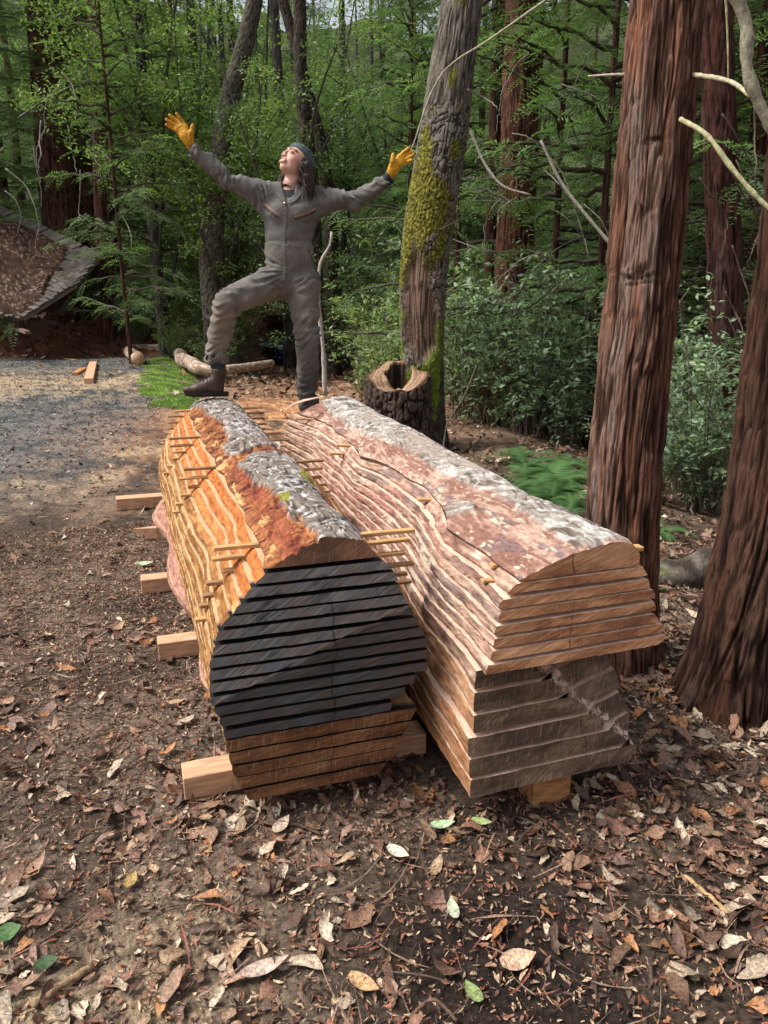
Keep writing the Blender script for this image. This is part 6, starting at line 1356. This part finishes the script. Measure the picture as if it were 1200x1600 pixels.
        s_.ell(pc, (.034, .017, .036), None, .014); s_.cone(wr, pc, .026, .030, .015, ((0, 1, 0), .7))
        tb = wr * .55 + pc * .45; T_ = P(*thumb, Yh - .02); mm = tb + (T_ - tb) * .6 + np.array([0, -.012, 0]); s_.cone(tb, mm, .018, .0145, .010); s_.cone(mm, T_, .0140, .0100, .004)
        Vg, Qg = s_.mesh(); nn = .0012 * vn(Vg[:, 0] * 120, Vg[:, 1] * 120, Vg[:, 2] * 120, 610)
        o = link('glove', mesh_np('glove', shift(Vg) + nn[:, None], Qg, [GL], col=(1, 1, 1)), root); tag(o, lab)
        mb = MB(); d_ = nrm(wr - el); mb.tube([wr - d_ * .03 - O, wr - d_ * .005 - O, wr + d_ * .018 - O, wr + d_ * .024 - O], [.031, .034, .034, .029], 20); mb.build('cuff', GB, o, True)
    glove(J['wrL'], J['elL'], 4.84, (290, 212), [(276, 203), (280, 199), (285, 196), (290, 198)][:4], [(260, 195), (260, 187), (265, 180), (276, 178)], (301, 196), 'yellow leather work glove, palm open', None)
    glove(J['wrR'], J['elR'], 4.92, (617, 259), [(628, 255), (628, 251), (626, 247), (623, 245)], [(643, 250), (646, 242), (645, 236), (639, 231)], (614, 242), 'yellow leather work glove, fingers reaching up', None)
    # ---- boots
    LEA = simple('brown_boot_leather', (.042, .023, .015), .5, .35, 30, .4, 120, .4); SOL = simple('boot_sole', (.018, .015, .013), .8, .2, 60, .5); LAC = simple('boot_lace', (.012, .011, .010), .8); SOCK = simple('dark_sock', (.022, .030, .045), .95, .2, 120, .6)
    def boot(heel, d, ank, lab):
        d = nrm(d); sd = nrm(np.cross((0, 0, 1), d)); up_ = np.cross(d, sd); M_ = np.stack([d, sd, up_], 1) * .92
        s_ = SDF(.004, (-.06, -.075, -.01), (.33, .075, .24)); ff = ((0, 1, 0), .95)
        s_.cone((.04, 0, .055), (.03, 0, .13), .044, .046, .02); s_.cone((.05, 0, .06), (.17, 0, .045), .044, .044, .03, ((0, 0, 1), .85)); s_.cone((.17, 0, .046), (.232, .004, .042), .045, .036, .02, ((0, 0, 1), .85)); s_.cone((.06, 0, .10), (.16, 0, .055), .040, .036, .03)
        s_.cone((.03, 0, .13), (.025, 0, .165), .046, .050, .01); s_.cone((.022, 0, .15), (.02, 0, .24), .038, .042, -.005); s_.ell((.12, 0, -.478), (.5, .5, .5), None, -.004)
        Vb, Qb = s_.mesh(); o = link('boot', mesh_np('boot', shift(Vb @ M_.T + heel), Qb, [LEA], col=(1, 1, 1)), root); tag(o, lab)
        n = 40; a = np.linspace(0, 2 * pi, n, endpoint=False); r = 1; xs = .112 + .150 * np.cos(a); ys = .052 * np.sin(a) * (1 + .0 * np.cos(a)) * np.where(np.cos(a) > -.2, 1.0, .82); ys = np.sign(ys) * np.abs(ys / .052) ** .7 * .050
        V_ = np.concatenate([np.stack([xs * q1 + .118 * (1 - q1), ys * q1, np.full(n, zz_)], -1) for zz_, q1 in ((0, .96), (.004, 1), (.024, 1), (.030, .97), (.030, .5))]); f_ = grid_faces(5, n, True)
        V_ = np.concatenate([V_, [[.118, 0, 0]]]); T_ = np.array([[len(V_) - 1, (i + 1) % n, i] for i in range(n)])
        V_[:, 2] += np.where((V_[:, 0] > .05) & (V_[:, 0] < .10) & (V_[:, 2] < .006), .010, 0) + .012 * np.clip((V_[:, 0] - .2) / .08, 0, 1) ** 2
        link('sole', mesh_np('sole', shift(V_ @ M_.T + heel), [f_, T_], [SOL], col=(1, 1, 1)), o)
        mb = MB(); 
        for i in range(6):
            q_ = i / 5; c_ = np.array([.165 - .105 * q_, 0, .083 + .078 * q_]); e1 = c_ + [-.006, -.026, -.012]; e2 = c_ + [.006, .026, -.012]
            mb.tube([(M_ @ e1 + heel) - O, (M_ @ (c_ + [.008, 0, .006]) + heel) - O, (M_ @ e2 + heel) - O], .0024, 5)
        for k_ in (-1, 1): mb.tube([(M_ @ np.array(p_) + heel) - O for p_ in ((.085, 0, .135), (.10, k_ * .03, .140), (.105, k_ * .052, .115), (.10, k_ * .05, .085))], .0022, 5)
        mb.build('lace', LAC, o, True)
        mb = MB(); mb.tube([M_ @ np.array([.03, 0, .12]) + heel - O, M_ @ np.array([.025, 0, .20]) + heel - O, ank + [0, 0, .05] - O], [.038, .042, .045], 16); mb.build('sock', SOCK, root, True)
    tA = 2.93; sA = .285; bz = float(.7565 + hA(np.array([sA]), np.array([tA]), np.array([.5]))[0]); 
    ctr = np.array([OA[0] + sA * cos(AA) - tA * sin(AA), OA[1] + sA * sin(AA) + tA * cos(AA)])
    hx = P(349, 618, 4.72); boot(np.array([hx[0], hx[1], hx[2] - .003]), (-.97, -.22, .02), J['ankL'], 'brown laced leather boot planted on the bark cap')
    boot(np.array([J['ankR'][0], J['ankR'][1] + .03, .4905 + .004]), (.10, -1, 0), J['ankR'], 'brown leather boot behind the right stack')
    print('boot z', hx, 'bark z there', bz, 'ankR', J['ankR'])
build_person()
